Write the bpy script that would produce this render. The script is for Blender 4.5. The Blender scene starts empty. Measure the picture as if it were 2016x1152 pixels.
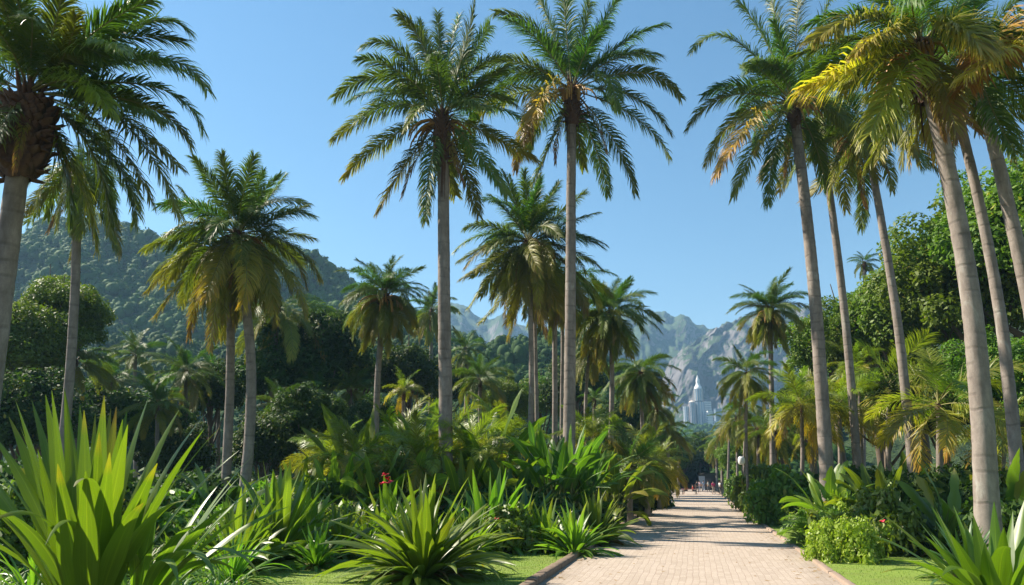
import bpy, math, random
import numpy as np
R_ = math.radians
scene = bpy.context.scene
# ------------------------------------------------------------------ camera, sky, sun, exposure
FPX, PITCH, YAW, CAMH = 1500.0, R_(13.64), R_(13.2), 2.2      # focal length for a 2016 px wide frame
cam_d = bpy.data.cameras.new('camera'); cam = bpy.data.objects.new('camera', cam_d)
scene.collection.objects.link(cam); scene.camera = cam
cam_d.sensor_width = 36; cam_d.lens = 36*FPX/2016; cam_d.clip_end = 9000; cam_d.clip_start = 0.1
cam.location = (0, 0, CAMH); cam.rotation_euler = (R_(90)+PITCH, 0, YAW)
SUN_EL = R_(44); SUN_LEFT = R_(68)                             # sun high on the left, a a little ahead of the camera
_f = np.array([-math.sin(YAW), math.cos(YAW), 0]); _r = np.array([math.cos(YAW), math.sin(YAW), 0])
sd = (math.cos(SUN_LEFT)*_f - math.sin(SUN_LEFT)*_r)*math.cos(SUN_EL) + np.array([0, 0, math.sin(SUN_EL)])
sun_d = bpy.data.lights.new('sun', 'SUN'); sun = bpy.data.objects.new('sun', sun_d); scene.collection.objects.link(sun)
sun_d.energy = 5.0; sun_d.angle = R_(0.5); sun_d.color = (1.0, 0.90, 0.76)
from mathutils import Vector
sun.rotation_euler = Vector(sd).to_track_quat('Z', 'Y').to_euler()
world = bpy.data.worlds.new("World"); scene.world = world; world.use_nodes = True
wn = world.node_tree.nodes; wl = world.node_tree.links; wn.clear()
sky = wn.new('ShaderNodeTexSky'); sky.sky_type = 'NISHITA'; sky.sun_disc = False
sky.sun_elevation = SUN_EL; sky.sun_rotation = math.atan2(sd[0], sd[1]); sky.altitude = 0; sky.air_density = 1.15; sky.dust_density = 0.1; sky.ozone_density = 1.6
bg = wn.new('ShaderNodeBackground'); bg.inputs['Strength'].default_value = 0.066
wo = wn.new('ShaderNodeOutputWorld'); hsv = wn.new('ShaderNodeHueSaturation'); hsv.inputs['Hue'].default_value = 0.492; hsv.inputs['Saturation'].default_value = 1.2; wl.new(sky.outputs[0], hsv.inputs['Color']); wl.new(hsv.outputs[0], bg.inputs[0]); wl.new(bg.outputs[0], wo.inputs[0])
scene.view_settings.view_transform = 'Standard'; scene.view_settings.look = 'None'
scene.view_settings.gamma = 1; scene.view_settings.exposure = 1.25
cy = scene.cycles
cy.max_bounces = 6; cy.diffuse_bounces = 3; cy.glossy_bounces = 2; cy.transmission_bounces = 3; cy.volume_bounces = 0; cy.transparent_max_bounces = 4
cy.use_adaptive_sampling = True; cy.caustics_reflective = False; cy.caustics_refractive = False
COL = scene.collection
# ------------------------------------------------------------------ photo pixel + distance -> point
def U(x, y, d):
    xc = (x-1008)/FPX; yc = (576-y)/FPX
    fh = math.cos(PITCH)-yc*math.sin(PITCH); up = math.sin(PITCH)+yc*math.cos(PITCH); s = d/fh
    return d*_f + xc*s*_r + np.array([0, 0, CAMH+up*s])
def G(x, d, z=0.0):
    zc = d*math.cos(PITCH)+(z-CAMH)*math.sin(PITCH)
    return d*_f + (x-1008)/FPX*zc*_r + np.array([0, 0, z])
def KX(side, d, r, gap=.15):      # photo column of a plant of radius r standing just outside the kerb
    xw = XL-.25-r-gap if side == 'L' else XR+.2+r+gap
    return 1008+FPX*((xw-d*_f[0])/_r[0])/(d*math.cos(PITCH)-CAMH*math.sin(PITCH))
XL, XR = -3.36, 2.92              # path edges
def hz(y, d):            # height above ground of photo row y at distance d
    return U(1008, y, d)[2]
# ------------------------------------------------------------------ scene graph helpers
def tag(o, label=None, cat=None, group=None, kind=None):
    if label: o['label'] = label
    if cat: o['category'] = cat
    if group: o['group'] = group
    if kind: o['kind'] = kind
    return o
def thing(name, label, cat, loc=(0, 0, 0), rz=0.0, group=None):
    o = bpy.data.objects.new(name, None); COL.objects.link(o); o.location = [float(c) for c in loc]; o.rotation_euler = (0, 0, rz)
    o.empty_display_size = 0.3
    return tag(o, label, cat, group)
def link(name, mesh, parent=None, loc=(0, 0, 0), rot=(0, 0, 0), scale=(1, 1, 1)):
    o = bpy.data.objects.new(name, mesh); COL.objects.link(o); o.parent = parent
    o.location = [float(c) for c in loc]; o.rotation_euler = rot
    o.scale = (scale,)*3 if isinstance(scale, (int, float)) else scale
    return o
# ------------------------------------------------------------------ mesh builder on numpy arrays
class MB:
    def __init__(s): s.v = []; s.q = []; s.a = []; s.m = []; s.n = 0
    def add(s, V, Q, A=None, mi=0):
        V = np.asarray(V, float).reshape(-1, 3); Q = np.asarray(Q, int).reshape(-1, 4)
        if A is None: A = np.tile([0.5, 0.5, 0.5, 0.0], (len(V), 1))
        s.v.append(V); s.q.append(Q+s.n); s.a.append(np.asarray(A, float).reshape(-1, 4)); s.m.append(np.full(len(Q), mi)); s.n += len(V)
    def arrays(s): return np.vstack(s.v), np.vstack(s.q), np.vstack(s.a), np.concatenate(s.m)
    def mesh(s, name, mats, smooth=True):
        V, Q, A, M = s.arrays(); me = bpy.data.meshes.new(name)
        me.vertices.add(len(V)); me.vertices.foreach_set('co', V.ravel())
        me.loops.add(len(Q)*4); me.loops.foreach_set('vertex_index', Q.ravel().astype(np.int32))
        me.polygons.add(len(Q)); me.polygons.foreach_set('loop_start', np.arange(0, len(Q)*4, 4, dtype=np.int32))
        me.polygons.foreach_set('loop_total', np.full(len(Q), 4, dtype=np.int32))
        me.polygons.foreach_set('material_index', M.astype(np.int32))
        me.polygons.foreach_set('use_smooth', np.full(len(Q), smooth, dtype=bool))
        ca = me.color_attributes.new('lc', 'FLOAT_COLOR', 'POINT'); ca.data.foreach_set('color', A.ravel().astype(np.float32))
        me.update(calc_edges=True); me.validate()
        for m in (mats if isinstance(mats, (list, tuple)) else [mats]): me.materials.append(m)
        return me
    # ---- solid shapes
    def box(s, c, size, rz=0.0, A=None, mi=0, taper=1.0):
        x, y, z = [k/2 for k in size]; V = []
        for sx, sy, sz in ((-1,-1,-1),(1,-1,-1),(1,1,-1),(-1,1,-1),(-1,-1,1),(1,-1,1),(1,1,1),(-1,1,1)):
            k = taper if sz > 0 else 1; V.append((sx*x*k, sy*y*k, sz*z))
        V = np.array(V); ca, sa = math.cos(rz), math.sin(rz)
        V = np.stack([V[:, 0]*ca-V[:, 1]*sa, V[:, 0]*sa+V[:, 1]*ca, V[:, 2]], 1)+np.array(c)
        s.add(V, [(3,2,1,0),(4,5,6,7),(0,1,5,4),(1,2,6,5),(2,3,7,6),(3,0,4,7)], A, mi)
    def tube(s, P, rad, k=8, a=(0.5, 0.5, 0.5, 0.0), mi=0, cap=False, tang=None):
        P = np.asarray(P, float); n = len(P); rad = np.broadcast_to(rad, (n,)) if np.ndim(rad) < 2 else rad
        T = np.gradient(P, axis=0); T /= np.linalg.norm(T, axis=1)[:, None]+1e-9
        ref = np.array([1., 0, 0]) if abs(T[:, 2]).mean() > 0.6 else np.array([0, 0, 1.])
        X = np.cross(ref, T); X /= np.linalg.norm(X, axis=1)[:, None]+1e-9; Y = np.cross(T, X)
        th = np.linspace(0, 2*math.pi, k, endpoint=False)
        rr = rad[:, None] if np.ndim(rad) < 2 else rad
        V = P[:, None]+rr[..., None]*(np.cos(th)[None, :, None]*X[:, None]+np.sin(th)[None, :, None]*Y[:, None])
        i = np.arange(n-1)[:, None]*k; j = np.arange(k)[None]; j2 = (j+1) % k
        Q = np.stack([i+j, i+j2, i+k+j2, i+k+j], -1)
        A = np.tile(a, (n*k, 1)); A[:, 1] = np.repeat(np.linspace(0, 1, n), k)
        s.add(V, Q, A, mi)
        if cap:
            s.add(np.vstack([V[-1], P[-1:]]), [(j0, (j0+1) % k, k, k) for j0 in range(k)] if False else [(j0, (j0+1) % k, (j0+2) % k, k) for j0 in range(0, k, 2)], None, mi)
def vnoise(x, y, seed=0):
    def h(i, j): 
        n = np.sin(i*127.1+j*311.7+seed*74.7)*43758.5453; return n-np.floor(n)
    i = np.floor(x); j = np.floor(y); u = x-i; v = y-j; u = u*u*(3-2*u); v = v*v*(3-2*v)
    return (h(i, j)*(1-u)+h(i+1, j)*u)*(1-v)+(h(i, j+1)*(1-u)+h(i+1, j+1)*u)*v
def fbm(x, y, seed=0, o=5, g=0.5):
    r = 0; a = 1; t = 0
    for k in range(o): r = r+a*vnoise(x*2**k, y*2**k, seed+k*3); t += a; a *= g
    return r/t
# ------------------------------------------------------------------ materials
def newmat(name):
    m = bpy.data.materials.new(name); m.use_nodes = True; nt = m.node_tree; nt.nodes.clear()
    return m, nt.nodes, nt.links
def N(ns, t, **kw):
    n = ns.new('ShaderNode'+t)
    for k, v in kw.items():
        if k in n.inputs: n.inputs[k].default_value = v
        else: setattr(n, k, v)
    return n
def mixc(ns, ls, fac, a, b, bt='MIX'):
    m = ns.new('ShaderNodeMix'); m.data_type = 'RGBA'; m.blend_type = bt
    for sock, v in ((m.inputs[0], fac), (m.inputs[6], a), (m.inputs[7], b)):
        if isinstance(v, (int, float)): sock.default_value = v
        elif isinstance(v, tuple): sock.default_value = (*v, 1) if len(v) == 3 else v
        else: ls.new(v, sock)
    return m.outputs[2]
def math_(ns, ls, op, a, b=0.0, c=None):
    m = ns.new('ShaderNodeMath'); m.operation = op
    for i, v in enumerate((a, b) if c is None else (a, b, c)):
        if isinstance(v, (int, float)): m.inputs[i].default_value = v
        else: ls.new(v, m.inputs[i])
    return m.outputs[0]
def leafmat(name, dark, light, yellow=(0.30, 0.26, 0.035), brown=(0.24, 0.14, 0.055), trans=0.32, rough=0.42, rib=0.0, stripe=0.0, tint=(1.5, 1.7, 0.7), hue=0.025, veins=0.0, spec=0.5):
    m, ns, ls = newmat(name)
    at = N(ns, 'Attribute', attribute_name='lc'); sp = N(ns, 'SeparateColor'); ls.new(at.outputs['Color'], sp.inputs[0])
    r, g, b = sp.outputs; al = at.outputs['Alpha']
    geo = N(ns, 'NewGeometry'); no = N(ns, 'TexNoise', Scale=1.7, Detail=3.0); ls.new(geo.outputs['Position'], no.inputs['Vector'])
    f = math_(ns, ls, 'ADD', math_(ns, ls, 'MULTIPLY', r, 0.65), math_(ns, ls, 'MULTIPLY', no.outputs[0], 0.4))
    c = mixc(ns, ls, f, dark, light)
    ramp = N(ns, 'ValToRGB'); e = ramp.color_ramp.elements
    e[0].position = 0.55; e[0].color = (*yellow, 1); e[1].position = 0.9; e[1].color = (*brown, 1); ls.new(al, ramp.inputs[0])
    fa = math_(ns, ls, 'MULTIPLY', al, 1.7); fa = math_(ns, ls, 'MINIMUM', fa, 1.0)
    c = mixc(ns, ls, fa, c, ramp.outputs[0])
    if stripe > 0:
        cv = N(ns, 'CombineXYZ'); ls.new(math_(ns, ls, 'ADD', math_(ns, ls, 'MULTIPLY', b, 16.0), math_(ns, ls, 'MULTIPLY', r, 60.0)), cv.inputs[0]); ls.new(math_(ns, ls, 'MULTIPLY', g, 1.6), cv.inputs[1])
        n2 = N(ns, 'TexNoise', Scale=1.0, Detail=4.0, Roughness=.7); ls.new(cv.outputs[0], n2.inputs['Vector']); rs = N(ns, 'ValToRGB'); rs.color_ramp.elements[0].position = .3; rs.color_ramp.elements[1].position = .72
        ls.new(n2.outputs[0], rs.inputs[0]); c = mixc(ns, ls, math_(ns, ls, 'MULTIPLY', rs.outputs[0], stripe), c, tuple(k*.5 for k in dark))
    if rib > 0:
        d = math_(ns, ls, 'ABSOLUTE', math_(ns, ls, 'SUBTRACT', b, 0.5)); w = math_(ns, ls, 'LESS_THAN', d, 0.035)
        c = mixc(ns, ls, math_(ns, ls, 'MULTIPLY', w, rib), c, (light[0]*1.9, light[1]*1.6, light[2]*1.5))
    oi = N(ns, 'ObjectInfo'); hs = N(ns, 'HueSaturation'); ls.new(c, hs.inputs['Color'])
    ls.new(math_(ns, ls, 'MULTIPLY_ADD', oi.outputs['Random'], hue*2, 0.5-hue), hs.inputs['Hue'])
    ls.new(math_(ns, ls, 'MULTIPLY_ADD', oi.outputs['Random'], 0.3, 0.85), hs.inputs['Value'])
    c = hs.outputs[0]
    p = N(ns, 'BsdfPrincipled', Roughness=rough); p.inputs['Specular IOR Level'].default_value = spec; ls.new(c, p.inputs['Base Color'])
    if veins > 0:
        wv = math_(ns, ls, 'SINE', math_(ns, ls, 'MULTIPLY', math_(ns, ls, 'ADD', g, math_(ns, ls, 'MULTIPLY', math_(ns, ls, 'ABSOLUTE', math_(ns, ls, 'SUBTRACT', b, 0.5)), -0.35)), 190.0))
        bp = N(ns, 'Bump', Strength=veins, Distance=0.01); ls.new(wv, bp.inputs['Height']); ls.new(bp.outputs[0], p.inputs['Normal'])
    tr = N(ns, 'BsdfTranslucent'); ls.new(mixc(ns, ls, 1.0, c, tint, 'MULTIPLY'), tr.inputs[0])
    mx = N(ns, 'MixShader'); mx.inputs[0].default_value = trans; ls.new(p.outputs[0], mx.inputs[1]); ls.new(tr.outputs[0], mx.inputs[2])
    o = N(ns, 'OutputMaterial'); ls.new(mx.outputs[0], o.inputs[0]); return m
def surf(name, c1, c2, scale=4.0, rough=0.8, bump=0.3, dist=0.02, c3=None, s3=0.6, stretch=None, coord='Object', spec=0.3):
    m, ns, ls = newmat(name); tc = N(ns, 'TexCoord'); v = tc.outputs[coord]
    if stretch: mp = N(ns, 'Mapping'); mp.inputs['Scale'].default_value = stretch; ls.new(v, mp.inputs[0]); v = mp.outputs[0]
    no = N(ns, 'TexNoise', Scale=scale, Detail=6.0, Roughness=0.6); ls.new(v, no.inputs['Vector'])
    c = mixc(ns, ls, no.outputs[0], c1, c2)
    if c3:
        n3 = N(ns, 'TexNoise', Scale=s3, Detail=4.0); ls.new(v, n3.inputs['Vector']); rp = N(ns, 'ValToRGB'); rp.color_ramp.elements[0].position = .45; rp.color_ramp.elements[1].position = .62
        ls.new(n3.outputs[0], rp.inputs[0]); c = mixc(ns, ls, rp.outputs[0], c, c3)
    p = N(ns, 'BsdfPrincipled', Roughness=rough); p.inputs['Specular IOR Level'].default_value = spec; ls.new(c, p.inputs['Base Color'])
    bp = N(ns, 'Bump', Strength=bump, Distance=dist); ls.new(no.outputs[0], bp.inputs['Height']); ls.new(bp.outputs[0], p.inputs['Normal'])
    o = N(ns, 'OutputMaterial'); ls.new(p.outputs[0], o.inputs[0]); return m
def trunkmat(name, c1, c2, ring=5.0, dark=(0.07, 0.055, 0.045)):
    m, ns, ls = newmat(name); tc = N(ns, 'TexCoord'); v = tc.outputs['Object']
    mp = N(ns, 'Mapping'); mp.inputs['Scale'].default_value = (1, 1, 0.45); ls.new(v, mp.inputs[0])
    no = N(ns, 'TexNoise', Scale=3.5, Detail=8.0, Roughness=0.65); ls.new(mp.outputs[0], no.inputs['Vector'])
    fine = N(ns, 'TexNoise', Scale=24.0, Detail=4.0, Roughness=0.7); ls.new(v, fine.inputs['Vector'])
    rp0 = N(ns, 'ValToRGB'); rp0.color_ramp.elements[0].position = .32; rp0.color_ramp.elements[1].position = .7; ls.new(no.outputs[0], rp0.inputs[0])
    c = mixc(ns, ls, rp0.outputs[0], c1, c2)
    c = mixc(ns, ls, math_(ns, ls, 'MULTIPLY', fine.outputs[0], 0.45), c, dark)
    wv = N(ns, 'TexWave', Scale=ring*0.16, Distortion=2.2, Detail=1.5); wv.bands_direction = 'Z'; wv.inputs['Detail Scale'].default_value = 1.4; ls.new(v, wv.inputs['Vector'])
    rp = N(ns, 'ValToRGB'); rp.color_ramp.elements[0].position = 0.0; rp.color_ramp.elements[0].color = (1, 1, 1, 1); rp.color_ramp.elements[1].position = 0.17; rp.color_ramp.elements[1].color = (0, 0, 0, 1)
    ls.new(wv.outputs['Fac'], rp.inputs[0]); n9 = N(ns, 'TexNoise', Scale=2.2, Detail=2.0); ls.new(v, n9.inputs['Vector']); k9 = N(ns, 'ValToRGB'); k9.color_ramp.elements[0].position = .42; k9.color_ramp.elements[1].position = .62; ls.new(n9.outputs[0], k9.inputs[0]); rf = math_(ns, ls, 'MULTIPLY', math_(ns, ls, 'MULTIPLY', rp.outputs[0], k9.outputs[0]), 0.4)
    c = mixc(ns, ls, rf, c, dark)
    st = N(ns, 'TexNoise', Scale=1.3, Detail=5.0, Roughness=.65, Distortion=.6); mp2 = N(ns, 'Mapping'); mp2.inputs['Scale'].default_value = (1.6, 1.6, .5); ls.new(v, mp2.inputs[0]); ls.new(mp2.outputs[0], st.inputs['Vector']); s1 = N(ns, 'ValToRGB'); s1.color_ramp.elements[0].position = .52; s1.color_ramp.elements[1].position = .68; ls.new(st.outputs[0], s1.inputs[0])
    c = mixc(ns, ls, math_(ns, ls, 'MULTIPLY', s1.outputs[0], .5), c, tuple(k*.42 for k in c1)); s2 = N(ns, 'ValToRGB'); s2.color_ramp.elements[0].position = .30; s2.color_ramp.elements[0].color = (1, 1, 1, 1); s2.color_ramp.elements[1].position = .40; s2.color_ramp.elements[1].color = (0, 0, 0, 1); ls.new(st.outputs[0], s2.inputs[0])
    c = mixc(ns, ls, math_(ns, ls, 'MULTIPLY', s2.outputs[0], .45), c, (0.50, 0.50, 0.44))
    p = N(ns, 'BsdfPrincipled', Roughness=0.85); p.inputs['Specular IOR Level'].default_value = 0.2; ls.new(c, p.inputs['Base Color'])
    bp = N(ns, 'Bump', Strength=0.6, Distance=0.03); ls.new(math_(ns, ls, 'SUBTRACT', no.outputs[0], rf), bp.inputs['Height']); ls.new(bp.outputs[0], p.inputs['Normal'])
    o = N(ns, 'OutputMaterial'); ls.new(p.outputs[0], o.inputs[0]); return m
def plain(name, col, rough=0.6, metal=0.0, var=0.25):
    c2 = tuple(c*(1-var) for c in col); m = surf(name, col, c2, 6.0, rough, 0.1, 0.004)
    for n in m.node_tree.nodes:
        if n.type == 'BSDF_PRINCIPLED': n.inputs['Metallic'].default_value = metal
    return m
M = {}
M['frond'] = leafmat('palm_frond', (0.034, 0.088, 0.012), (0.11, 0.185, 0.02), trans=0.30, rough=0.50, spec=0.35)
M['frondlime'] = leafmat('lime_frond', (0.10, 0.17, 0.016), (0.24, 0.30, 0.028), trans=0.4, rough=0.42, yellow=(0.50, 0.33, 0.035), brown=(0.36, 0.19, 0.05))
M['blade'] = leafmat('blade_leaf', (0.065, 0.145, 0.014), (0.14, 0.24, 0.022), trans=0.42, rough=0.36, rib=0.22, stripe=.55, tint=(1.9, 2.0, 0.6), spec=0.45)
M['blade2'] = leafmat('strap_leaf', (0.08, 0.165, 0.015), (0.20, 0.31, 0.028), trans=0.45, rough=0.40, rib=0.3, stripe=.5, spec=0.8)
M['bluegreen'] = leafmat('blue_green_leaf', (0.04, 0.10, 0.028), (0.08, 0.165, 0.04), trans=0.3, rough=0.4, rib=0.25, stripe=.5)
M['banana'] = leafmat('banana_leaf', (0.055, 0.125, 0.012), (0.15, 0.24, 0.02), trans=0.4, rough=0.38, rib=0.5, stripe=.5, veins=0.5)
M['tree'] = leafmat('shade_toned_tree_leaf', (0.02, 0.050, 0.010), (0.07, 0.115, 0.018), trans=0.25, rough=0.6, hue=0.02, spec=.2)  # leaf green darkened, shade of the low trees put into the colour
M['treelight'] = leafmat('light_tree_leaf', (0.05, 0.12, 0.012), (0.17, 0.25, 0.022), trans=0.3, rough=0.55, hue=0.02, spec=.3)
M['limeleaf'] = leafmat('lime_paddle_leaf', (0.09, 0.16, 0.014), (0.21, 0.29, 0.025), trans=0.42, rough=0.42, rib=.5, stripe=.45)
M['shrub'] = leafmat('shrub_leaf', (0.07, 0.15, 0.015), (0.18, 0.27, 0.026), trans=0.35, rough=0.45)
M['shruby'] = leafmat('yellow_shrub_leaf', (0.17, 0.27, 0.018), (0.33, 0.42, 0.035), trans=0.35, rough=0.45)
M['forest'] = leafmat('forest_leaf', (0.014, 0.048, 0.011), (0.058, 0.12, 0.018), trans=0.10, rough=0.8, hue=0.0, spec=.15)
M['trunk'] = trunkmat('palm_bark', (0.21, 0.175, 0.15), (0.40, 0.345, 0.30))
M['bark'] = surf('tree_bark', (0.09, 0.065, 0.045), (0.20, 0.16, 0.12), 5, 0.9, 0.8, 0.05, stretch=(1, 1, .3))
M['fibre'] = surf('leaf_base_fibre', (0.045, 0.026, 0.018), (0.17, 0.095, 0.06), 9, 0.9, 0.8, 0.04)
M['petiole'] = surf('petiole', (0.13, 0.14, 0.03), (0.26, 0.22, 0.07), 6, 0.5, 0.2, 0.01)
M['stem'] = surf('plant_stem', (0.09, 0.13, 0.03), (0.20, 0.20, 0.06), 4, 0.5, 0.2, 0.01, stretch=(1, 1, .2))
M['fruit'] = surf('palm_fruit', (0.30, 0.13, 0.02), (0.42, 0.25, 0.05), 6, 0.5, 0.2, 0.01)
M['flower'] = surf('red_petal', (0.55, 0.015, 0.03), (0.75, 0.04, 0.08), 6, 0.5, 0.1, 0.01)
# ------------------------------------------------------------------ plant builders
def nrm(v): return v/(np.linalg.norm(v, axis=-1, keepdims=True)+1e-9)
def bez(P0, P1, P2, n):                       # curve through P1 halfway
    P0, P1, P2 = map(np.asarray, (P0, P1, P2)); C = 2*P1-0.5*(P0+P2); t = np.linspace(0, 1, n)[:, None]
    return (1-t)**2*P0+2*t*(1-t)*C+t*t*P2
def frond(mb, P, L, npair, W, rng, grav=0.5, yel=0.0, roll=0.0, side=None, start=0.14, kseg=3, rad=0.03, pinch=0.55, splay=0.3):
    """pinnate palm frond along the curve P: tapered rachis and two rows of drooping leaflets"""
    P = np.asarray(P, float); seg = np.linalg.norm(np.diff(P, axis=0), axis=1); cum = np.r_[0, np.cumsum(seg)]; tot = cum[-1]
    d = P[-1]-P[0]; h = np.array([d[0], d[1], 0.0])
    if side is None: side = np.array([-h[1], h[0], 0]) if np.hypot(*h[:2]) > 0.12*tot else np.array([math.cos(rng.random()*6.3), math.sin(rng.random()*6.3), 0])
    side = nrm(side)
    tt = np.linspace(start, 0.995, npair); tt = tt+rng.normal(0, 0.15/npair, npair); s = np.clip(tt, 0, 1)*tot
    B = np.stack([np.interp(s, cum, P[:, k]) for k in range(3)], 1)
    T = nrm(np.gradient(P, axis=0)); Tn = nrm(np.stack([np.interp(s, cum, T[:, k]) for k in range(3)], 1))
    S = nrm(side[None]-(Tn@side)[:, None]*Tn); Un = np.cross(S, Tn); Un = Un*np.where(Un[:1, 2] < 0, -1, 1)
    ro = roll*(0.3+0.7*tt)[:, None]; S2 = S*np.cos(ro)+Un*np.sin(ro); U2 = -S*np.sin(ro)+Un*np.cos(ro)
    prof = np.clip((tt-start+0.05)*6, 0, 1)**0.6*(1-pinch*np.clip((tt-.5)/.5, 0, 1)**1.8)
    clump = fbm(tt*9, np.full(npair, rng.random()*50), 3, 3)-0.5
    mb.tube(P, rad*np.linspace(1, 0.22, len(P)), 5, (0.8, 0, 0.5, min(1, yel*0.5+0.28)), 1)
    for sg in (-1, 1):
        n = npair; ang = np.radians(60-36*tt**1.3+rng.normal(0, 5, n)+clump*34)
        v = np.radians(18-14*tt+rng.normal(0, 9+splay*18, n))
        D = nrm(np.cos(ang)[:, None]*Tn+np.sin(ang)[:, None]*(sg*S2*np.cos(v)[:, None]+U2*np.sin(v)[:, None]))
        l = L*prof*(1+rng.normal(0, 0.07, n)+clump*0.25)
        gr = grav*(0.8+0.5*rng.random(n))[:, None]*np.array([0, 0, -1.0])
        ws = np.array([0.55, 1.0, 0.72, 0.06]) if kseg == 3 else np.array([0.6, 1.0, 0.06]); X = B.copy(); V = np.zeros((n, kseg+1, 2, 3)); Dk = D
        wd0 = nrm(Tn-(Tn*D).sum(1)[:, None]*D)+U2*0.25*sg*rng.normal(0, 1, (n, 1))
        for k in range(kseg+1):
            wd = nrm(wd0-(wd0*Dk).sum(1)[:, None]*Dk)*W*ws[k]*0.5*(0.7+0.3*prof[:, None])
            V[:, k, 0] = X-wd; V[:, k, 1] = X+wd
            if k < kseg: X = X+Dk*(l/kseg)[:, None]; Dk = nrm(Dk+gr*(0.5+0.5*k))
        i = np.arange(n)[:, None]*(kseg+1)*2+np.arange(kseg)[None]*2
        Q = np.stack([i, i+1, i+3, i+2], -1)
        A = np.zeros((n, kseg+1, 2, 4)); A[..., 0] = rng.random((n, 1, 1)); A[..., 1] = np.linspace(0, 1, kseg+1)[None, :, None]; A[..., 2] = 0.3
        ya = yel*(0.25+0.75*tt[:, None]**1.3)*(0.55+0.9*rng.random((n, 1)))+yel*0.3*np.linspace(0, 1, kseg+1)[None]**2
        A[..., 3] = np.clip(ya, 0, 1)[..., None]; mb.add(V, Q, A, 0)
def arch(e0, e1, L, n=14, pw=1.3, curl=0.0, rng=None):  # local frond spine heading +Y from elevation e0 down to e1 (degrees)
    t = np.linspace(0, 1, n); e = np.radians(e0+(e1-e0)*t**pw); st = L/(n-1)
    c = np.radians(curl)*t
    x = np.cumsum(np.cos(e)*np.sin(c))*st; y = np.cumsum(np.cos(e)*np.cos(c))*st; z = np.cumsum(np.sin(e))*st
    return np.stack([x-x[0], y-y[0], z-z[0]], 1)
LIB = {}
def frond_lib(key, mats, L0, wid, npair, yb, seed, elevs=(86, 72, 58, 42, 26, 10, -8, -28, -48, -66), grav=0.55, kseg=3, pet=0.14):
    rng = np.random.default_rng(seed); lib = []
    for e in elevs:
        for v in range(2):
            mb = MB(); drop = 34 if e > 70 else (62 if e > 20 else (58 if e > -10 else max(12, 78+e)))
            P = arch(e+rng.normal(0, 3), max(-86, e-drop-rng.random()*14), L0, 13, 1.25, rng.normal(0, 12))
            y = np.clip(yb*(0.05 if e > 30 else (0.25 if e > 0 else 0.75))+0.22*v*yb*(e < 30), 0, 1)
            frond(mb, P, wid*(0.92+0.16*rng.random()), npair, 0.066*L0/5*(64/npair)**.5, rng, grav*(0.75 if e > 50 else 1.0), y, rng.normal(0, 0.45), kseg=kseg, rad=0.035*L0/5, start=pet, pinch=0.5)
            lib.append((e, mb.mesh(key, mats)))
    LIB[key] = lib
FM = [M['frond'], M['petiole']]; LM = [M['frondlime'], M['petiole']]
frond_lib('palm_frond', FM, 5.0, 0.98, 128, 0.26, 1)
frond_lib('dry_tipped_frond', FM, 5.0, 0.95, 120, 0.62, 2, grav=0.7)
frond_lib('lime_palm_frond', LM, 5.0, 1.3, 80, 0.6, 3, grav=0.5)
frond_lib('broad_palm_frond', LM, 5.0, 1.4, 64, 0.5, 4, grav=0.35, pet=0.2)
frond_lib('dead_frond', [M['frond'], M['fibre']], 5.0, 0.7, 60, 1.8, 9, elevs=(-48, -66, -76), grav=1.1)
def trunk(root, base, top, r0, r1, bend=(0, 0), seed=0, flare=1.5, name='trunk', mat=None, k=14):
    rng = np.random.default_rng(seed+900); base = np.asarray(base, float); top = np.asarray(top, float); H = np.linalg.norm(top-base)
    n = max(12, int(H/0.16)); t = np.linspace(0, 1, n)
    P = base+(top-base)*t[:, None]; b = np.sin(t*math.pi)*1.0; P = P+b[:, None]*(bend[0]*_r+bend[1]*_f)[None]
    P[:, 0] += 0.05*(fbm(t*6, t*0+seed, 1)-.5); r = r0+(r1-r0)*t**0.8+(flare-1)*r0*np.exp(-t*H/0.55)
    ringp = np.where(np.arange(n) % 2 == 0, 1.010, 0.996); rr = (r*ringp)[:, None]*(1+0.05*(np.random.default_rng(seed).random((n, k))-0.5))
    mb = MB(); mb.tube(P, rr, k); return link(name, mb.mesh('palm_trunk', mat or M['trunk']), root)
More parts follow.
